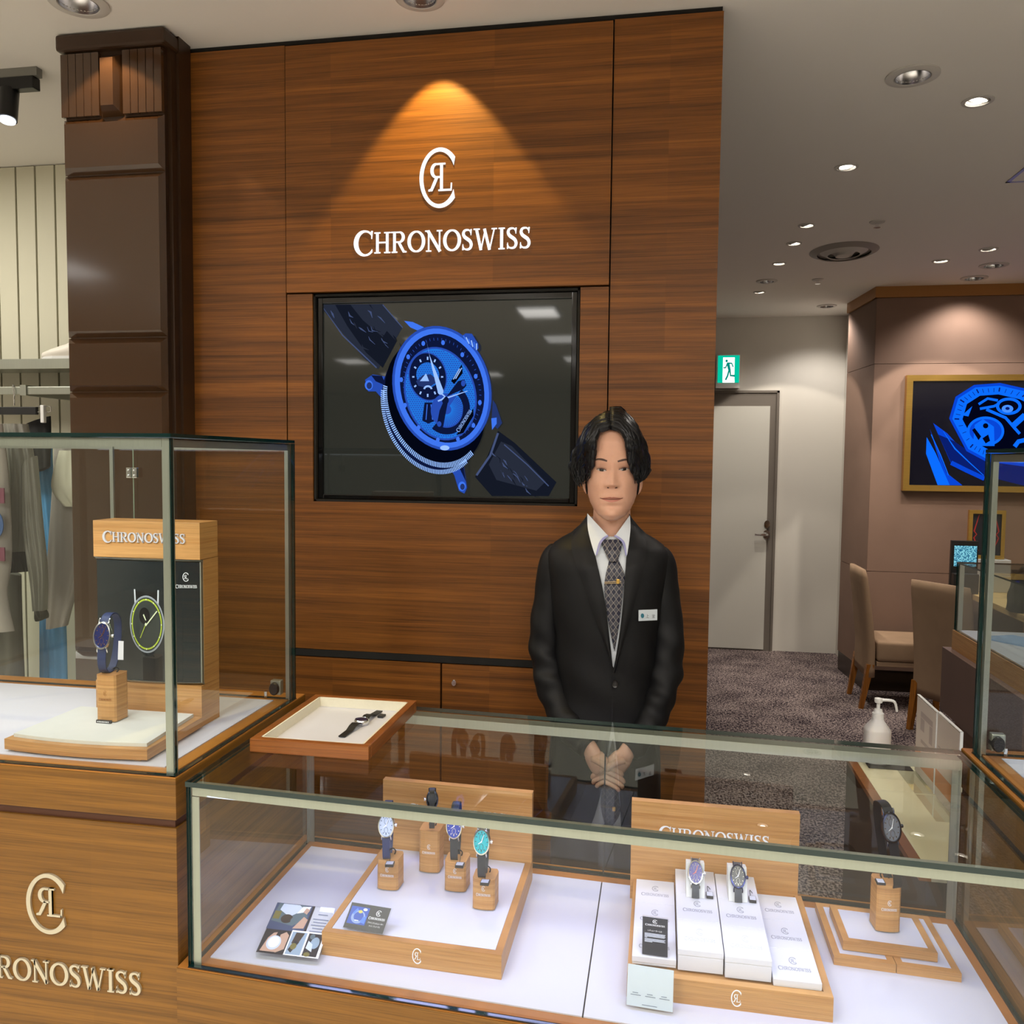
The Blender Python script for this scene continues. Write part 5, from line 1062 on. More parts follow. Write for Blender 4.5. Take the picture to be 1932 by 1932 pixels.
patch([(447, 690), (452, 790), (492, 930), (504, 900)], [(566, 818), (548, 828), (526, 846), (508, 890)], 8, 16, .0135, 'collar', shirtm, th=.002)
patch([(602, 822), (622, 830), (642, 848), (662, 890)], [(690, 700), (692, 790), (672, 935), (664, 900)], 8, 16, .0135, 'collar', shirtm, th=.002)
patch([(566, 812), (536, 828), (512, 860), (495, 928)], [(566, 822), (544, 838), (524, 866), (504, 926)], 3, 16, .0150, 'collar_trim', trim_); patch([(602, 822), (628, 838), (650, 866), (664, 930)], [(602, 812), (634, 828), (662, 860), (672, 932)], 3, 16, .0150, 'collar_trim', trim_)
patch([(372, 790), (357, 895), (438, 1135), (586, 1545)], [(448, 715), (492, 930), (546, 1180), (593, 1568)], 10, 40, .0095, 'lapel', lapelm, edge=.004, th=.006)
patch([(688, 705), (670, 930), (640, 1300), (594, 1600)], [(770, 800), (784, 935), (716, 1205), (604, 1600)], 10, 40, .0105, 'lapel', lapelm, edge=.004, th=.006)
patch([(446, 690), (440, 740), (400, 800)], [(452, 680), (450, 720), (380, 840)], 3, 8, .0110, 'jacket_collar', lapelm) if False else None
patch([(430, 722), (400, 760), (372, 800), (385, 850)], [(452, 690), (462, 740), (470, 800), (420, 830)], 8, 10, .0115, 'jacket_collar', lapelm, th=.003); patch([(686, 690), (680, 745), (672, 800), (716, 832)], [(705, 722), (738, 762), (768, 802), (752, 850)], 8, 10, .0120, 'jacket_collar', lapelm, th=.003)
patch([(592, 1560), (586, 1700), (582, 1960)], [(600, 1560), (594, 1700), (592, 1960)], 3, 16, .0020, 'jacket_edge', lapelm)
c = tp(606, 1660, .006); b = B(); b.lathe([(.0, -.003), (.004, -.003), (.0062, -.0045), (.0068, -.003), (.0068, 0)], (c.x, c.y, c.z), 'Y', 20, sy=1.3); b.build('button', mat('dark_button', srgb(36, 34, 32), .3), PC, True)
c0, c1 = tp(545, 1083, .0125), tp(640, 1078, .0125); b = B(); b.tube([c0, c1], .0014, 8); b.tube([c0+Vector((0, 0, -.003)), c1+Vector((0, 0, -.003))], .0010, 8); b.build('tie_clip', mat('clip_metal', srgb(170, 150, 120), .25, .9), PC, True)
c = tp(622, 1076, .0135); B().box((c.x-.0035, c.y-.003, c.z-.0055), (c.x+.0035, c.y, c.z+.0045), bev=.001).build('clip_ornament', M['gold'], PC)
# chest pocket and name badge
patch([(695, 1296), (695, 1303)], [(862, 1290), (862, 1297)], 6, 3, .0016, 'pocket_welt', lapelm)
a0, a1, a2 = tp(738, 1302, .005), tp(843, 1297, .005), tp(738, 1240, .005); ex_ = a1-a0; ex_.y = min(ex_.y, .012); ez_ = a2-a0; ez_.y = 0; nn = ex_.cross(ez_).normalized()
bd = B(); bd.prism([a0, a1, a1+ez_, a2], nn*.003); bo = bd.build('name_badge', mat('badge_white', srgb(222, 232, 240), .3), PC)
fxb = lambda u, v: a0+ex_*u+ez_*v+nn*.0033
b = B(); b.poly([fxb(.20+.09*cos(2*pi*k/20), .5+.21*sin(2*pi*k/20)) for k in range(20)]); b.build('badge_mark', mat('badge_teal', srgb(40, 110, 130), .4), bo, world=False)
for v in bo.children[0].data.vertices: v.co -= Vector((-.118, 1.955, 0))
inkm = mat('badge_ink', srgb(20, 26, 34), .5)
for ch_, u0 in (('上', .47), ('家', .80)):
    o = text_part(ch_, .26, lambda u, v, u0=u0: fxb(u0+u*.66, .47+v*1.45)-Vector((-.118, 1.955, 0)), inkm, bo, 'badge_letter', world=False)
# trousers and shoes
b = B()
for s in (-1, 1):
    R_ = []
    for z, r, y in ((.74, .062, 1.955), (.55, .064, 1.955), (.42, .056, 1.958), (.25, .050, 1.962), (.06, .048, 1.962), (.045, .046, 1.962)):
        R_.append([(CXT+s*.062+r*.98*cos(2*pi*k/24), y+r*1.15*sin(2*pi*k/24), z) for k in range(24)])
    b.loft(R_)
b.build('trousers', suit, PC, True, angle=0)
for s in (-1, 1):
    b = B(); R_ = []
    for t_ in range(13):
        y = 2.02-.25*t_/12; w_ = .036*(1-.25*abs(t_/12-.35))*(1 if t_ < 11 else .6); h_ = .075 if t_ < 4 else .075-.045*min(1, (t_-3)/6)
        R_.append([(CXT+s*.066+w_*cos(2*pi*k/16), y, max(.004, .5*h_+.5*h_*sin(2*pi*k/16))) for k in range(16)])
    b.loft(R_); b.build('shoe', mat('black_shoe', (.01, .01, .01), .2), PC, True, angle=0)
# --- head, neck and hands: one skin mesh
HC = on('Y', 1.885, 960+0, 740); HC = on('Y', 1.885, 1152.8, 887.3); HC = Vector((HC.x, 1.945, HC.z)); HR = Matrix.Rotation(radians(3.0), 3, 'Z'); KZ = .000147
TA = [(-.1125, .013), (-.108, .0225), (-.098, .0350), (-.085, .0440), (-.07, .0508), (-.055, .0552), (-.026, .0575), (0, .058), (.033, .0588), (.0625, .0575), (.092, .049), (.108, .037), (.118, .022), (.124, .006)]
TF = [(-.1125, .060), (-.108, .073), (-.098, .081), (-.08, .0815), (-.065, .083), (-.05, .082), (-.03, .083), (0, .081), (.02, .086), (.035, .088), (.06, .087), (.085, .078), (.105, .056), (.118, .030), (.124, .006)]
TB = [(-.1125, .01), (-.10, .045), (-.08, .065), (-.05, .080), (0, .092), (.05, .095), (.085, .082), (.105, .060), (.118, .032), (.124, .006)]
PH = 2.25
def gs(x, s): return math.exp(-(x/s)**2)
def feat(u, w):
    v = abs(u); y = 0
    t = (.010-w)/.041
    if 0 <= t <= 1: y += (.0035+.0145*t**1.25)*gs(u, .0058+.0042*t)
    elif t > 1: y += .018*gs(u, .010)*gs(w+.031, .0055)
    else: y += .0035*gs(u, .0058)*gs(w-.010, .010)
    y += .0058*gs(v-.0122, .0042)*gs(w+.0325, .0055)
    y += .0030*gs(w-.021, .007)*gs(v-.024, .014)-.0055*gs(v-.0235, .0115)*gs(w-.003, .0085)+.0030*gs(v-.0245, .0085)*gs(w, .0050)
    y += .0042*gs(v-.031, .014)*gs(w+.036, .015)
    dx = v-(.0135+(-.036-w)*.48) if -.075 < w < -.030 else 9
    y -= .0017*gs(dx, .0028)
    y += .0038*gs(u, .017)*gs(w+.0575, .0042)+.0042*gs(u, .014)*gs(w+.0690, .0048)-.0028*gs(u, .024)*gs(w+.0628, .0016)-.0030*gs(u, .014)*gs(w+.079, .0045)+.0045*gs(u, .015)*gs(w+.096, .010)-.0012*gs(u, .0025)*gs(w+.049, .006)
    return y
def hfront(u, w, off=0):
    a, f = itp(TA, w), itp(TF, w); s = min(.985, abs(u)/a); return -f*(1-s**PH)**(1/PH)-feat(u, w)-off
def H(u, y, w): return HC+HR @ Vector((u, y, w))
b = B(); NL, NA = 116, 104; rings = []
for i in range(NL+1):
    w = -.1125+.2365*i/NL; a, f, bk = itp(TA, w), itp(TF, w), itp(TB, w); r = []
    for k in range(NA):
        th_ = 2*pi*k/NA; s, c = sin(th_), cos(th_); u = a*math.copysign(abs(s)**(2/PH), s); y = -(f if c > 0 else bk)*math.copysign(abs(c)**(2/PH), c)
        if c > 0: y -= feat(u, w)*min(1, c*3)
        r.append(H(u, y, w))
    rings.append(r)
b.loft(rings)
b.loft([[H(.043*q*cos(2*pi*k/40), .010+.040*q*sin(2*pi*k/40), w) for k in range(40)] for w, q in ((-.06, .9), (-.09, .98), (-.115, 1.0), (-.14, 1.04), (-.165, 1.12), (-.19, 1.3))])
for s in (-1, 1):   # ears
    er = []
    for i in range(9):
        t_ = i/8; w = -.003-.052*t_; q = sin(pi*min(1, max(.06, t_*.94+.03)))**.6
        er.append([H(s*(.0575+.0045*q+.0075*q*max(0, cos(2*pi*k/14))*.9), .006+.013*q*sin(2*pi*k/14)*(1-.3*t_)-.003*t_, w) for k in range(14)])
    b.loft(er)
b.tube([H(0, .012, -.13), H(0, .03, -.20), H(0, .02, -.34), H(0, .02, -.6)], .036, 16)
for pts in (ARM_L, ARM_R):
    b.tube(smooth_path([tuple(H(0, .02, -.20))]+[tuple(on('Y', q[2], q[0], q[1])) for q in pts[1:-2]], 4), .024, 12)
def finger(p, d1, d2, d3, l, r): 
    p = Vector(p); q1 = p+Vector(d1).normalized()*l*.45; q2 = q1+Vector(d2).normalized()*l*.32; q3 = q2+Vector(d3).normalized()*l*.25
    b.tube(smooth_path([tuple(p), tuple(q1), tuple(q2), tuple(q3)], 3), lambda t_: r*(1-.28*t_) if t_ < .97 else r*.35, 8)
for s, pts in ((-1, ARM_L), (1, ARM_R)):
    wr = on('Y', pts[-1][2], pts[-1][0], pts[-1][1]); el = on('Y', pts[-3][2], pts[-3][0], pts[-3][1]); d = (wr-el).normalized()
    pc_ = wr+Vector((-s*.022, -.014 if s < 0 else -.004, -.030))
    b.tube(smooth_path([tuple(el), tuple(wr), tuple(wr+(pc_-wr)*.5), tuple(pc_+Vector((-s*.010, 0, -.012)))], 4), lambda t_: .021+.009*max(0, t_-.5)*2*(1-max(0, t_-.8)*3), 12, flat=.72)
    for k in range(4):
        base = pc_+Vector((-s*.014, -.008+.005*k*0, -.004-.0125*k+.008)); finger(base, (-s, -.15, -.35), (-s*.8, .25, -.6), (-s*.2, .6, -.6), (.050, .056, .053, .042)[k], .0074-.0004*k)
    finger(wr+Vector((-s*.008, -.018, -.016)), (-s, -.5, -.25), (-s, -.2, -.6), (-s*.6, .2, -.8), .046, .0085)
b.build('body', skin, PC, True, angle=0)
zw = lambda zx, zy: ((zx-908)*KZ, (1025-zy)*KZ)
def face_strip(pts, wid, off, name, m):
    P = smooth_path([zw(*p) for p in pts], 6); n = len(P); ws = [itp([(i/(len(wid)-1), w_) for i, w_ in enumerate(wid)], k/(n-1)) for k in range(n)]
    b = B(); b.strip(P, ws, lambda u, w, d: H(u, hfront(u, w, off+d), w), .0005); return b.build(name, m, PC, True)
for k, (cx, cy, flip) in enumerate(((745, 1024, 1), (1078, 1010, -1))):
    u0, w0 = zw(cx, cy); hl = .0106; up = lambda s_: .0034*(1-s_*s_)**.8; dn_ = lambda s_: -.0026*(1-s_*s_); cor = lambda s_: -.0012*flip*s_
    b = B(); b.grid(lambda s_, v: (lambda q: H(u0+hl*q, hfront(u0+hl*q, w0+cor(q)+lerp(dn_(q), up(q), v), .0004), w0+cor(q)+lerp(dn_(q), up(q), v)))(-1+2*s_), 22, 6); b.build('eye', eyew, PC, True)
    b = B(); n = 24; pts = []
    for j in range(n):
        a = 2*pi*j/n; qx = .0050*cos(a)+.0002; qz = max(dn_(qx/hl)+.0001, min(up(qx/hl)-.0001, .0052*sin(a)+.0006)); pts.append(H(u0+qx, hfront(u0+qx, w0+qz, .0009), w0+cor(qx/hl)+qz))
    b.poly(pts); b.build('iris', irism, PC)
    b = B(); P = [(u0+hl*1.06*q, w0+cor(q)+up(min(.999, abs(q)))+.0005) for q in [-1+2*j/18 for j in range(19)]]; b.strip(P, [.0011+.0013*(1-abs(-1+2*j/18)) for j in range(19)], lambda u, w, d: H(u, hfront(u, w, .0010+d), w), .0006); b.build('eyelash', creasem, PC)
    b = B(); P = [(u0+hl*1.1*q, w0+cor(q)+up(min(.999, abs(q)))+.0034) for q in [-1+2*j/14 for j in range(15)]]; b.strip(P, .0006, lambda u, w, d: H(u, hfront(u, w, .0004+d), w), .0003); b.build('lid_crease', mat('lid_shadow_line', srgb(150, 104, 84), .6), PC)
face_strip([(632, 882), (690, 860), (760, 866), (828, 888)], [.0018, .0038, .0046, .0034], .0006, 'eyebrow', browm); face_strip([(984, 892), (1050, 872), (1110, 862), (1160, 882)], [.0034, .0046, .0038, .0018], .0006, 'eyebrow', browm)
face_strip([(742, 1448), (830, 1438), (880, 1432), (905, 1438), (930, 1432), (985, 1436), (1062, 1444)], [.0004, .0022, .0032, .0027, .0032, .0022, .0004], .0004, 'upper_lip', lipm)
face_strip([(760, 1456), (840, 1474), (905, 1482), (975, 1472), (1045, 1454)], [.0004, .0036, .0050, .0036, .0004], .0004, 'lower_lip', lipm)
face_strip([(732, 1440), (775, 1450), (830, 1453), (905, 1456), (980, 1451), (1030, 1446), (1070, 1434)], [.0012, .0011, .0011, .0011, .0012], .0013, 'mouth_line', mat('mouth_line', srgb(104, 50, 42), .6))
face_strip([(836, 1280), (862, 1286)], [.0028, .0020], .0012, 'nostril', nosm); face_strip([(950, 1286), (985, 1278)], [.0020, .0028], .0012, 'nostril', nosm)
# --- hair
b = B(); n1, n2 = 60, 34
def cap(u_, v_):
    th_ = 2*pi*u_; w = .127-.150*v_; ww = min(.1235, max(-.11, w)); s, c = sin(th_), cos(th_)
    lim = .104 if c > .30 else (.0 if c > -.35 else -.04)
    w = max(w, lim); ww = min(.1235, w); a, f, bk = itp(TA, ww)+.006, itp(TF, ww)+.003, itp(TB, ww)+.010
    return H(a*math.copysign(abs(s)**(2/PH), s), -(f if c > 0 else bk)*math.copysign(abs(c)**(2/PH), c), w+.006*max(0, (w-.08)/.04))
b.grid(cap, n1, n2, cu=True)
IL = [(868, 400), (700, 450), (640, 590), (618, 790), (612, 950), (560, 1085), (490, 1215)]; OL = [(850, 190), (640, 240), (490, 410), (405, 600), (325, 800), (255, 985), (330, 1190), (395, 1285)]
IR = [(868, 400), (1005, 432), (1090, 545), (1140, 700), (1165, 900), (1205, 1060), (1262, 1205)]; OR = [(855, 140), (1000, 122), (1150, 262), (1285, 450), (1360, 630), (1428, 800), (1472, 1025), (1415, 1130), (1325, 1205)]
rnd = random.Random(11)
for inn, out, sd in ((IL, OL, -1), (IR, OR, 1)):
    for q in range(150):
        k = (q % 30)/29; layer = q//30; k = min(1.05, max(0, k+rnd.uniform(-.03, .03))); te = rnd.uniform(.86, 1.0) if layer else 1.0; ph = rnd.uniform(0, 6.28); am = rnd.uniform(.0014, .0052); fr_ = rnd.uniform(11, 20); pts = []
        dep = layer*.014
        for j in range(18):
            t_ = te*j/17; a = poly_at(inn, t_); c = poly_at(out, t_); zx, zy = lerp(a[0], c[0], k), lerp(a[1], c[1], k); u, w = zw(zx, zy)
            u *= 1.02; wv = am*sin(t_*fr_+ph)*min(1, t_*1.6); u += wv*sd; w += wv*.7
            aa = max(.012, itp(TA, min(.118, w)))+.003; s_ = abs(u)/aa; yf = -itp(TF, min(.118, w))*(max(0, 1-s_**PH))**(1/PH) if s_ < 1 else 0
            e_ = 1-(u/.080)**2-((max(w, .03)-.03)/.108)**2; ys = -.098*sqrt(e_) if e_ > 0 else 0
            y = min(yf, ys*min(1, max(0, (w-.0)/.05)))-.007-.005*sin(pi*k) if s_ < 1 else min(lerp(-.012, .022, min(1, (abs(u)-aa)/.03)), ys*.6)
            y += (dep if s_ > .97 else -.0012*layer)
            pts.append(H(u, min(y, .075), w+.0014*layer*(1 if s_ < .97 else -1)))
        r0 = rnd.uniform(.0032, .0056)*(1.15 if layer else 1)
        b.tube(pts, lambda t_, r0=r0: r0*(.75+.35*sin(pi*min(1, t_*1.1)))*(1 if t_ < .7 else max(.12, 1-(t_-.7)/.32)), 6)
for q in range(70):   # back of the head
    a0_ = rnd.uniform(-1.15, 1.15); pts = []
    for j in range(12):
        w = .118-.175*j/11; ww = min(.12, max(-.1, w)); aa, bk = itp(TA, ww)+.010, itp(TB, ww)+.014; pts.append(H(aa*sin(a0_)+.002*sin(j+q), bk*cos(a0_), w))
    b.tube(pts, lambda t_: .0062*(1-.6*t_), 6)
b.build('hair', hairm, PC, True, angle=0)
# ------------------------------------------------------------------ low table behind the counter
t = thing('side_counter', 'low cabinet with cream top and teak edge beside the man', 'cabinet', (.62, 2.05, 0)); ZC = .72
B().box((.518, 1.705, .05), (.92, 2.41, ZC-.012)).build('body', mat('dark_cabinet_side', srgb(56, 40, 34), .5), t); B().box((.505, 1.70, ZC-.012), (.527, 2.415, ZC+.0006), bev=.001).build('edge', M['tray_wood'], t); B().box((.5275, 1.70, ZC-.0118), (.92, 2.415, ZC)).build('top', mat('cream_laminate', srgb(226, 216, 186), .4), t); B().box((.55, 1.72, 0), (.9, 2.39, .05)).build('plinth', M['dark_gap'], t)
m_ = thing('desk_mat', 'small black mat under the sanitizer bottle', 'mat', (.60, 2.34, ZC)); B().box((.546, 2.285, ZC+.0003), (.655, 2.40, ZC+.002), bev=.0005).build('sheet', mat('black_mat', (.012, .012, .012), .5), m_)
bz_ = ZC+.0022; bx_, by_ = .577, 2.34
t = thing('sanitizer_bottle', 'white plastic pump bottle of hand sanitizer on the black mat', 'bottle', (bx_, by_, bz_))
s_ = [(0, .0), (.030, 0), (.0325, .003), (.0325, .086), (.031, .091), (.015, .114), (.0135, .120), (.0, .120)]
b = B(); rings = []
for r, h in s_[1:-1]: rings.append([(bx_+r*math.copysign(abs(cos(2*pi*k/32))**.7, cos(2*pi*k/32)), by_+r*math.copysign(abs(sin(2*pi*k/32))**.7, sin(2*pi*k/32)), bz_+h*.98) for k in range(32)])
b.loft(rings); b.build('body', mat('milky_plastic', srgb(226, 222, 220), .4, sub=.1), t, True)
B().lathe([(.0135, .112), (.0145, .113), (.0145, .130), (.0115, .132), (.0095, .140), (.0045, .142), (.0045, .162), (0, .162)], (bx_, by_, bz_), seg=24).build('collar', M['white_plastic'], t, True)
b = B(); b.lathe([(0, .158), (.0095, .158), (.0105, .162), (.010, .169), (0, .172)], (bx_, by_, bz_), seg=20); b.tube(smooth_path([(bx_, by_, bz_+.165), (bx_+.030, by_-.004, bz_+.166), (bx_+.040, by_-.006, bz_+.160), (bx_+.045, by_-.007, bz_+.138)], 5), lambda t_: .0042-.0012*t_, 8); b.build('pump_head', M['white_plastic'], t, True)
notice = mat('notice_paper', srgb(206, 196, 194), .5); prn = mat('notice_print', srgb(176, 164, 166), .5); orange = mat('notice_orange', srgb(196, 130, 86), .5)
for k, (ya, yb, zt_) in enumerate(((2.130, 2.287, .922), (1.968, 2.124, .925))):
    X = .66; t = thing('sign_holder', ['acrylic notice holder farther from the camera on the cream counter', 'acrylic notice holder nearer to the camera on the cream counter'][k], 'sign holder', (X, (ya+yb)/2, ZC), group='acrylic notice holders')
    B().box((X-.0025, ya, ZC+.001), (X+.0025, yb, zt_)).build('acrylic_sheet', M['acrylic'], t); B().box((X-.0036, ya+.004, ZC+.006), (X-.0027, yb-.004, zt_-.004)).build('notice', notice, t)
    B().box((X-.045, ya, ZC+.0003), (X+.045, yb, ZC+.0009)).build('foot', M['acrylic'], t)
    B().box((X-.0031, ya, zt_-.002), (X+.0031, yb, zt_)).box((X-.0031, ya-.0002, ZC+.002), (X+.0031, ya+.0022, zt_)).build('bright_edge', M['white_print'], t)
    b = B(); f = lambda u, v: (X-.0039, ya+(yb-ya)*u, lerp(ZC+.01, zt_-.01, v))
    if k == 0:
        for r in ((.15, .55, .30, .79), (.15, .80, .75, .88), (.55, .62, .75, .79), (.2, .45, .7, .5)): b.poly([f(r[0], r[1]), f(r[2], r[1]), f(r[2], r[3]), f(r[0], r[3])])
    else: b.poly([f(.1, .62), f(.9, .62), f(.9, .64), f(.1, .64)])
    b.build('print', prn, t)
    b = B(); b.poly([f(.02, .10), f(.98, .10), f(.98, .32), f(.02, .32)]); b.build('orange_band', orange, t)
# ------------------------------------------------------------------ lounge chairs
def chair(label, loc, rz):
    t = thing('dining_chair', label, 'chair', loc, (0, 0, rz), 'upholstered lounge chairs'); fb_ = M['chair_fabric']; w = .19
    b = B(); rings = []
    for j in range(15):
        s = j/14; z = .20+.66*s; y = .17+.085*max(0, s-.25)**1.2; th = .030*(1-.25*s) if s < .97 else .014; ww = w*(1-.02*s) if s < .97 else w*.96
        rings.append([(ww*math.copysign(abs(cos(2*pi*k/24))**.28, cos(2*pi*k/24)), y+th*math.copysign(abs(sin(2*pi*k/24))**.6, sin(2*pi*k/24)), z) for k in range(24)])
    b.loft(rings); b.build('backrest', fb_, t, True, world=False, angle=0)
    b = B(); b.box((-w, -.235, .30), (w, .14, .425), bev=.022, seg=4); b.build('seat', fb_, t, True, world=False)
    B().box((-w+.004, -.225, .27), (w-.004, .14, .299), bev=.004).build('apron', fb_, t, world=False)
    for sx in (-1, 1):
        for yy, kk_ in ((-.205, -.01), (.175, .045)):
            b = B(); b.loft([[(sx*(w-.022)+q*r, yy+kk_*(1-h/.28)+p*r, h) for q, p in ((-1, -1), (1, -1), (1, 1), (-1, 1))] for h, r in ((.0, .013), (.28, .021))]); b.build('leg', M['chair_leg'], t, world=False)
    return t
chair('taupe suede chair in profile against the taupe wall', (1.462, 5.62, 0), radians(90)); chair('taupe suede chair seen from behind beside the far glass case', (1.70, 5.06, 0), radians(124))
# ------------------------------------------------------------------ lounge table with things
t = thing('lounge_table', 'pale oak table at the back of the lounge', 'table', (2.35, 5.3, 0))
pale = wood('pale_oak_top', srgb(196, 158, 104), srgb(222, 188, 136), .4, 1, 0)
B().box((1.855, 4.70, .70), (3.2, 5.84, .735), bev=.003).build('tabletop', pale, t)
for x in (1.92, 3.12):
    for y in (4.78, 5.76): B().box((x-.03, y-.03, 0), (x+.03, y+.03, .70)).build('leg', M['chair_leg'], t)
TZ = .7355
# shoulder bag
b = B(); rings = []
for j in range(9):
    s = j/8; z = TZ+.20*s; q = (1-.35*s*s); rings.append([(1.93+.10*q*math.copysign(abs(cos(2*pi*k/20))**.6, cos(2*pi*k/20))+.006*sin(k*2.2+j), 4.86+.07*q*math.copysign(abs(sin(2*pi*k/20))**.6, sin(2*pi*k/20)), z+.008*sin(k*1.3)*s) for k in range(20)])
t = thing('bag', 'black soft bag lying on the lounge table behind the chair', 'bag', (1.93, 4.86, TZ)); b.loft(rings); b.build('body', mat('black_nylon', (.012, .012, .013), .5, bump=.4, nscale=(60, 60, 60)), t, True)
B().tube(smooth_path([(1.87, 4.86, TZ+.18), (1.89, 4.85, TZ+.235), (1.94, 4.85, TZ+.245), (1.98, 4.86, TZ+.19)], 5), .009, 8).build('handle', M['black_plastic'], t, True)
# framed picture, tablet stand, white blocks
YB_ = 5.60; a = on('Y', YB_, 1828, 962); c = on('Y', YB_, 1893, 1055)
t = thing('white_plinth', 'white marble-look plinth under the gold picture frame', 'plinth', ((a.x+c.x)/2, YB_, TZ)); B().box((a.x+.01, YB_-.05, TZ), (c.x+.04, YB_+.08, TZ+.098), bev=.002).build('lower_block', mat('white_marble', srgb(200, 194, 186), .3, noise=.08, nscale=(20, 20, 20)), t); B().box((a.x+.02, YB_-.04, TZ+.0982), (c.x+.03, YB_+.07, c.z-.002), bev=.002).build('upper_block', M['white_card'], t)
t = thing('gold_picture_frame', 'small gold framed dark picture with a red figure on the plinth', 'picture frame', ((a.x+c.x)/2, YB_, c.z)); w = .022
for r in ((a.x, c.z, c.x, c.z+w), (a.x, a.z-w, c.x, a.z), (a.x, c.z+w, a.x+w, a.z-w), (c.x-w, c.z+w, c.x, a.z-w)): B().box((r[0], YB_-.012, r[1]), (r[2], YB_+.012, r[3])).build('frame_bar', M['gold'], t)
B().box((a.x+w, YB_-.004, c.z+w), (c.x-w, YB_+.008, a.z-w)).build('picture', mat('slate_picture', srgb(44, 46, 54), .2), t)
b = B(); xm, zm = (a.x+c.x)/2, (a.z+c.z)/2
for s in (-1, 1): b.strip([(xm+s*.045, zm+.12), (xm+s*.07, zm+.02), (xm+s*.055, zm), (xm+s*.07, zm-.02), (xm+s*.04, zm-.10)], [.003, .008, .006, .008, .003], lambda u, v, d: Vector((u, YB_-.0045-d, v)), .0004)
b.build('red_figure', mat('red_print', srgb(190, 54, 52), .4), t)
a = on('Y', 5.50, 1800, 1020); c = on('Y', 5.50, 1832, 1118)
t = thing('tablet_display', 'black tablet stand with a bright cyan screen beside the gold frame', 'tablet', (a.x+.06, 5.5, TZ)); B().box((a.x-.012, 5.50, TZ), (a.x+.14, 5.53, a.z), bev=.003).build('housing', M['black_plastic'], t)
def cyan():
    m, nt, p, o = nodes('cyan_speckle_screen'); n = nt.nodes.new('ShaderNodeTexNoise'); n.inputs['Scale'].default_value = 160; g = nt.nodes.new('ShaderNodeNewGeometry'); nt.links.new(g.outputs['Position'], n.inputs['Vector']); cr = nt.nodes.new('ShaderNodeValToRGB'); cr.color_ramp.elements[0].position = .42; cr.color_ramp.elements[1].position = .58; cr.color_ramp.elements[0].color = c4(srgb(10, 100, 140)); cr.color_ramp.elements[1].color = c4(srgb(140, 220, 235)); nt.links.new(n.outputs[0], cr.inputs[0]); nt.links.new(cr.outputs[0], p.inputs['Emission Color']); setp(p, Emission_Strength=.9, Base_Color=(0, 0, 0, 1)); return m
B().box((a.x+.004, 5.497, a.z-.155), (a.x+.13, 5.4998, a.z-.03)).build('screen', cyan(), t); B().box((a.x-.01, 5.44, TZ+.0002), (a.x+.13, 5.495, TZ+.12), bev=.004).build('base_box', M['black_plastic'], t)
a = on('Y', 5.3, 1912, 1050); t = thing('black_card', 'small black card with gold lettering standing on the lounge table', 'card', (a.x, 5.3, TZ))
B().box((a.x, 5.30, TZ), (a.x+.13, 5.32, TZ+.17)).build('card', M['black_plastic'], t); b = B()
for k in range(3): b.box((a.x+.035+.02*k, 5.298, TZ+.07), (a.x+.045+.02*k, 5.2998, TZ+.115))
b.build('gold_mark', M['gold'], t)
# ------------------------------------------------------------------ far glass counter
fx0 = 1.30; fy1 = 4.05
k_ = on('Y', fy1, 1797, 1188); fx0 = k_.x; zt_ = k_.z
t = thing('far_counter', 'taupe panelled counter with oak band in the lounge', 'counter', (fx0+.5, 3.75, 0)); pn = mat('taupe_counter_panel', srgb(112, 88, 78), .6, noise=.12, nscale=(6, 6, 6))
B().box((fx0-.03, 3.2, .40), (fx0+1.2, fy1+.03, zt_-.085)).build('panel', pn, t); B().box((fx0, 3.2, zt_-.0845), (fx0+1.2, fy1, zt_)).build('band', M['oak'], t); B().box((fx0+.02, 3.25, 0), (fx0+1.15, fy1-.02, .40)).build('foot', M['wall_wood'], t)
B().box((fx0+.02, 3.22, zt_), (fx0+1.18, fy1-.02, zt_+.003)).build('white_floor', M['white_board'], t)
t = thing('far_glass_case', 'glass case on the taupe counter in the lounge', 'glass case', (fx0+.5, 3.75, zt_)); zg = zt_+.30
pane('pane', (fx0+.005, 3.205, zt_+.0032), (fx0+.011, fy1-.005, zg), t); pane('pane', (fx0+.0115, fy1-.011, zt_+.0032), (fx0+1.19, fy1-.005, zg), t); pane('top_pane', (fx0+.005, 3.205, zg+.0005), (fx0+1.19, fy1-.005, zg+.007), t)
B().box((fx0+.0115, fy1-.030, zt_+.0032), (fx0+.030, fy1-.0115, zg)).build('corner_post', M['steel'], t)
c = on('Z', zt_+.006, 1905, 1210); t = thing('booklet', 'pale blue booklet lying in the far glass case', 'booklet', (c.x, c.y, zt_+.003))
B().hexa([(c.x-.10, c.y+.06, zt_+.0035), (c.x+.02, c.y-.10, zt_+.0035), (c.x+.16, c.y-.02, zt_+.0035), (c.x+.06, c.y+.13, zt_+.0035), (c.x-.10, c.y+.06, zt_+.010), (c.x+.02, c.y-.10, zt_+.010), (c.x+.16, c.y-.02, zt_+.010), (c.x+.06, c.y+.13, zt_+.010)]).build('cover', mat('pale_blue_paper', srgb(150, 180, 220), .4), t)
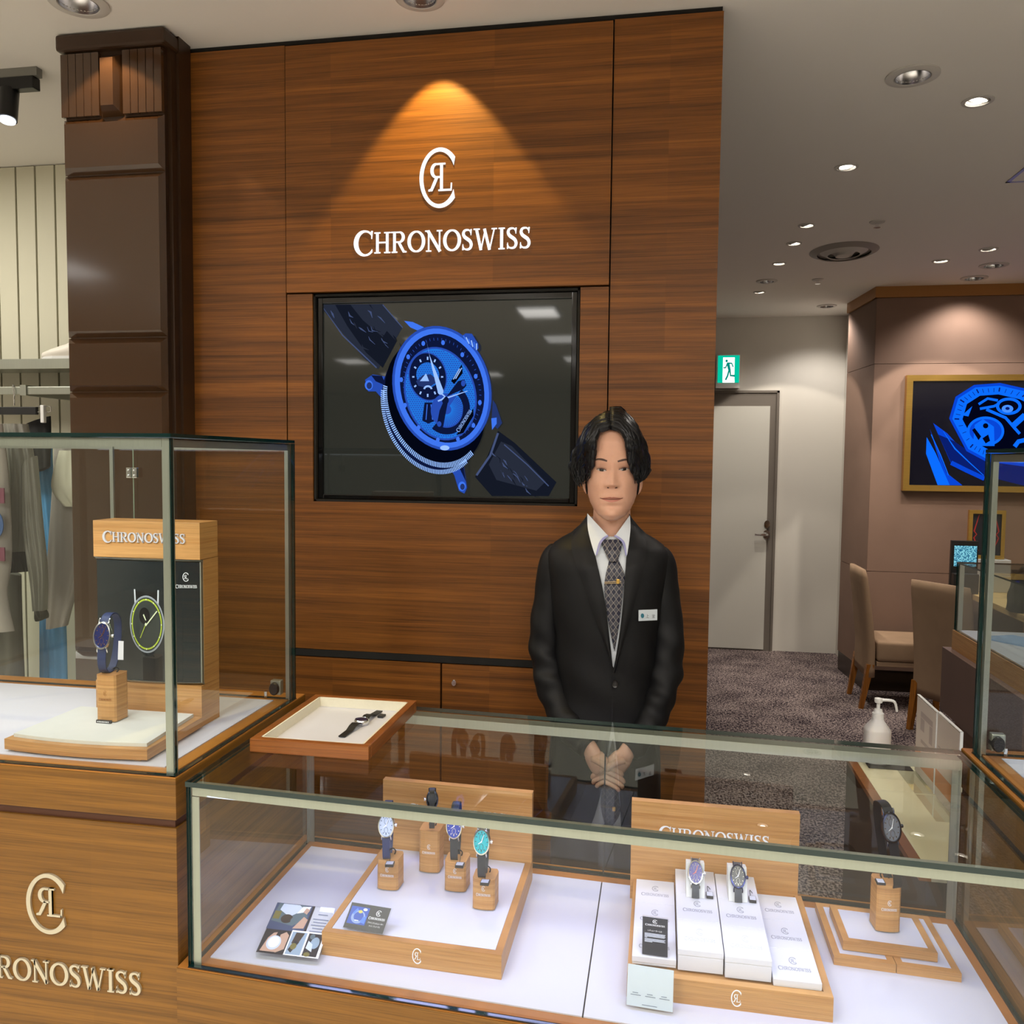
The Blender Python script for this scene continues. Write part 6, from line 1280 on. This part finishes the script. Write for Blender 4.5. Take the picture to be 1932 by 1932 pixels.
# ------------------------------------------------------------------ clothes shop at the left
def at(px, py, Y=2.75): return on('Y', Y, px, py)
z1 = at(60, 697, 2.92).z
t = thing('wall_shelf', 'slim metal shelf on the pale panel wall of the clothes shop', 'shelf', (-2.3, 2.95, z1)); B().box((-3.2, 2.80, z1), (-1.66, 3.044, z1+.022), bev=.002).build('board', M['steel'], t); B().box((-3.2, 2.79, z1-.012), (-1.66, 2.798, z1+.024)).build('front_lip', M['steel'], t)
t = thing('clothes_rail', 'flat metal clothes rail under the shelf', 'clothes rail', (-2.3, 2.75, at(0, 738).z)); zr = at(60, 737).z; B().box((-3.2, 2.745, zr-.014), (-1.66, 2.757, zr+.014), bev=.002).build('bar', M['steel'], t)
for x in (-2.9, at(47, 735).x): B().box((x-.012, 2.74, zr-.018), (x+.012, 3.044, zr+.020)).build('bracket', M['steel'], t)
# shoe
b = B(); o_ = at(122, 665, 2.90); rings = []
for j in range(14):
    s = j/13; x = o_.x-.085+.27*s; h = itp([(0, .028), (.15, .040), (.4, .058), (.6, .090), (.8, .105), (1, .10)], s); w_ = itp([(0, .018), (.2, .040), (.5, .040), (.8, .034), (1, .022)], s)
    rings.append([(x, 2.90+w_*cos(2*pi*k/18), z1+.0225+.012+max(0, h*.5+h*.5*sin(2*pi*k/18))) for k in range(18)])
t = thing('sneaker', 'white chunky sneaker on the shelf, half hidden by the pillar', 'shoe', (o_.x, 2.9, z1+.022)); b.loft(rings); b.build('upper', mat('cream_leather', srgb(236, 228, 216), .5), t, True, angle=0)
b = B(); pts = [(o_.x-.092+.285*k/12, .043*min(1, sin(pi*min(.999, max(.001, (k+.6)/13.2)))*1.5)) for k in range(13)]; b.prism([(x, 2.90-w_, z1+.0225) for x, w_ in pts]+[(x, 2.90+w_, z1+.0225) for x, w_ in pts[::-1]], (0, 0, .020)); b.build('sole', M['white_plastic'], t)
# garments: folded cloth bodies with thickness
def garment(name, label, cat, pl, pr_, Y, m, seed, amp=.012, th=.03, parts=(), n=26, mm=30):
    """pl, pr_: pixel outlines of the left and right edge, top to bottom"""
    rnd_ = random.Random(seed); f1, f2, p1, p2 = rnd_.uniform(2, 4), rnd_.uniform(6, 9), rnd_.uniform(0, 6), rnd_.uniform(0, 6)
    t = thing(name, label, cat, at(pl[-1][0], pl[-1][1], Y), group='clothes hanging in the neighbouring shop'); L_, R_ = smooth_path(pl, 6), smooth_path(pr_, 6)
    def fold(u, v): return amp*(.6*sin(u*2*pi*f1/2+p1+1.5*v)+.4*sin(u*2*pi*f2/2+p2-2*v))*min(1, .3+v)
    b = B()
    def pt(u, v, sd): l = poly_at(L_, v); r = poly_at(R_, v); q = at(lerp(l[0], r[0], u), lerp(l[1], r[1], u), Y); return (q.x, Y+fold(u, v)+sd*th*sqrt(max(.02, 1-(2*u-1)**2)), q.z)
    b.loft([[pt(k/(n-1), j/(mm-1), -1) for k in range(n)]+[pt(1-k/(n-1), j/(mm-1), 1) for k in range(n)] for j in range(mm)]); b.build('cloth', m, t, True, angle=60); return t
greyj = mat('silver_satin', srgb(150, 148, 138), .32, .15, .6); sky = mat('sky_blue_cotton', srgb(84, 158, 212), .7); heather = mat('heather_grey_jersey', srgb(168, 160, 152), .85); cream = mat('cream_jersey', srgb(206, 202, 182), .85); darkg = mat('dark_olive_rib', srgb(66, 64, 54), .8); blackr = mat('black_rib', (.012, .012, .012), .8)
sw_ = garment('sweatshirt', 'grey sweatshirt with blue and red patches at the left picture edge', 'sweatshirt', [(-120, 790), (-130, 1000), (-125, 1190)], [(4, 800), (16, 900), (22, 1050), (14, 1120), (28, 1190)], 2.48, heather, 3)
a_ = at(0, 990, 2.43); p = sw_
B().prism([(a_.x-.02+.03*cos(2*pi*k/20), 2.435, a_.z+.045*sin(2*pi*k/20)) for k in range(20)], (0, -.003, 0)).build('blue_disc', mat('patch_blue', srgb(60, 90, 140), .8), p); B().box((a_.x-.03, 2.432, a_.z+.07), (a_.x+.016, 2.436, a_.z+.12)).box((a_.x-.03, 2.432, a_.z-.12), (a_.x+.012, 2.436, a_.z-.075)).build('red_bar', mat('patch_red', srgb(120, 60, 80), .8), p)
jk = garment('satin_jacket', 'silver grey satin jacket hanging in the neighbouring shop', 'jacket', [(8, 800), (18, 900), (17, 1000), (20, 1040)], [(50, 800), (62, 880), (58, 980), (52, 1040)], 2.595, greyj, 5, .014)
def extra(parent, pl, pr_, Y, m, seed, name):
    o = garment(name, None, None, pl, pr_, Y, m, seed, .010, .022); ch_ = o.children[0]; ch_.name = name; mwp = MW[o.name]; me = ch_.data; me.transform(MW[parent.name].inverted() @ mwp); ch_.parent = parent; bpy.data.objects.remove(o)
extra(jk, [(20, 1042), (20, 1060), (22, 1080)], [(54, 1040), (55, 1060), (55, 1078)], 2.595, blackr, 6, 'hem_rib'); extra(jk, [(44, 880), (44, 1000), (62, 1110), (68, 1150)], [(68, 860), (78, 980), (86, 1080), (84, 1152)], 2.565, greyj, 8, 'sleeve'); extra(jk, [(68, 1150), (74, 1172)], [(84, 1152), (86, 1165)], 2.565, darkg, 9, 'cuff')
garment('blue_trousers', 'sky blue track trousers hanging in the neighbouring shop', 'trousers', [(62, 830), (68, 900), (76, 1040), (78, 1345)], [(98, 835), (100, 900), (120, 1100), (128, 1345)], 2.86, sky, 12, .008, .02)
gt = garment('grey_sweater', 'heather grey sweater with a dark print hanging beside the pillar', 'sweater', [(104, 845), (98, 960), (92, 1060), (90, 1187)], [(150, 845), (160, 960), (160, 1060), (128, 1180)], 2.72, heather, 15, .010, .025)
garment('cream_shirt', 'cream short-sleeved shirt half hidden by the pillar', 'shirt', [(112, 850), (97, 918), (122, 955)], [(170, 850), (180, 920), (175, 958)], 2.66, cream, 19, .006, .012)
garment('dark_trousers', 'dark olive trousers hanging lowest at the left picture edge', 'trousers', [(-60, 1060), (-60, 1350)], [(40, 1085), (46, 1350)], 2.70, mat('olive_grey', srgb(96, 94, 84), .8), 23)
# hanger
h0 = at(0, 773, 2.75); h1 = at(70, 770, 2.75); hk = at(27, 765, 2.75)
t = thing('clothes_hanger', 'black bar hanger with a steel hook on the flat rail', 'hanger', (h1.x-.1, 2.75, h1.z)); B().box((h0.x-.15, 2.742, h0.z-.018), (h1.x, 2.758, h0.z+.010), bev=.002).build('bar', M['black_plastic'], t)
B().tube(smooth_path([(hk.x, 2.75, hk.z), (hk.x+.004, 2.745, hk.z+.025), (hk.x+.010, 2.739, zr-.016), (hk.x+.006, 2.739, zr+.014), (hk.x-.002, 2.751, zr+.022), (hk.x-.008, 2.763, zr+.012)], 5), .0022, 6).build('hook', M['chrome'], t, True)
B().tube(smooth_path([(h1.x, 2.75, h1.z+.006), (h1.x+.05, 2.75, h1.z+.006), (h1.x+.056, 2.75, h1.z-.004), (h1.x+.05, 2.75, h1.z-.014), (h1.x, 2.75, h1.z-.014)], 4), .0022, 6).build('wire', M['chrome'], t, True); c = at(82, 780, 2.745); B().box((c.x-.008, 2.738, c.z-.034), (c.x+.006, 2.752, c.z+.030), bev=.002).build('clip', M['white_plastic'], t)
garment('black_shorts', 'black elastic-waist shorts clipped on the bar hanger', 'shorts', [(40, 806), (44, 830), (40, 900)], [(95, 785), (96, 815), (96, 880)], 2.80, blackr, 27, .006, .02)
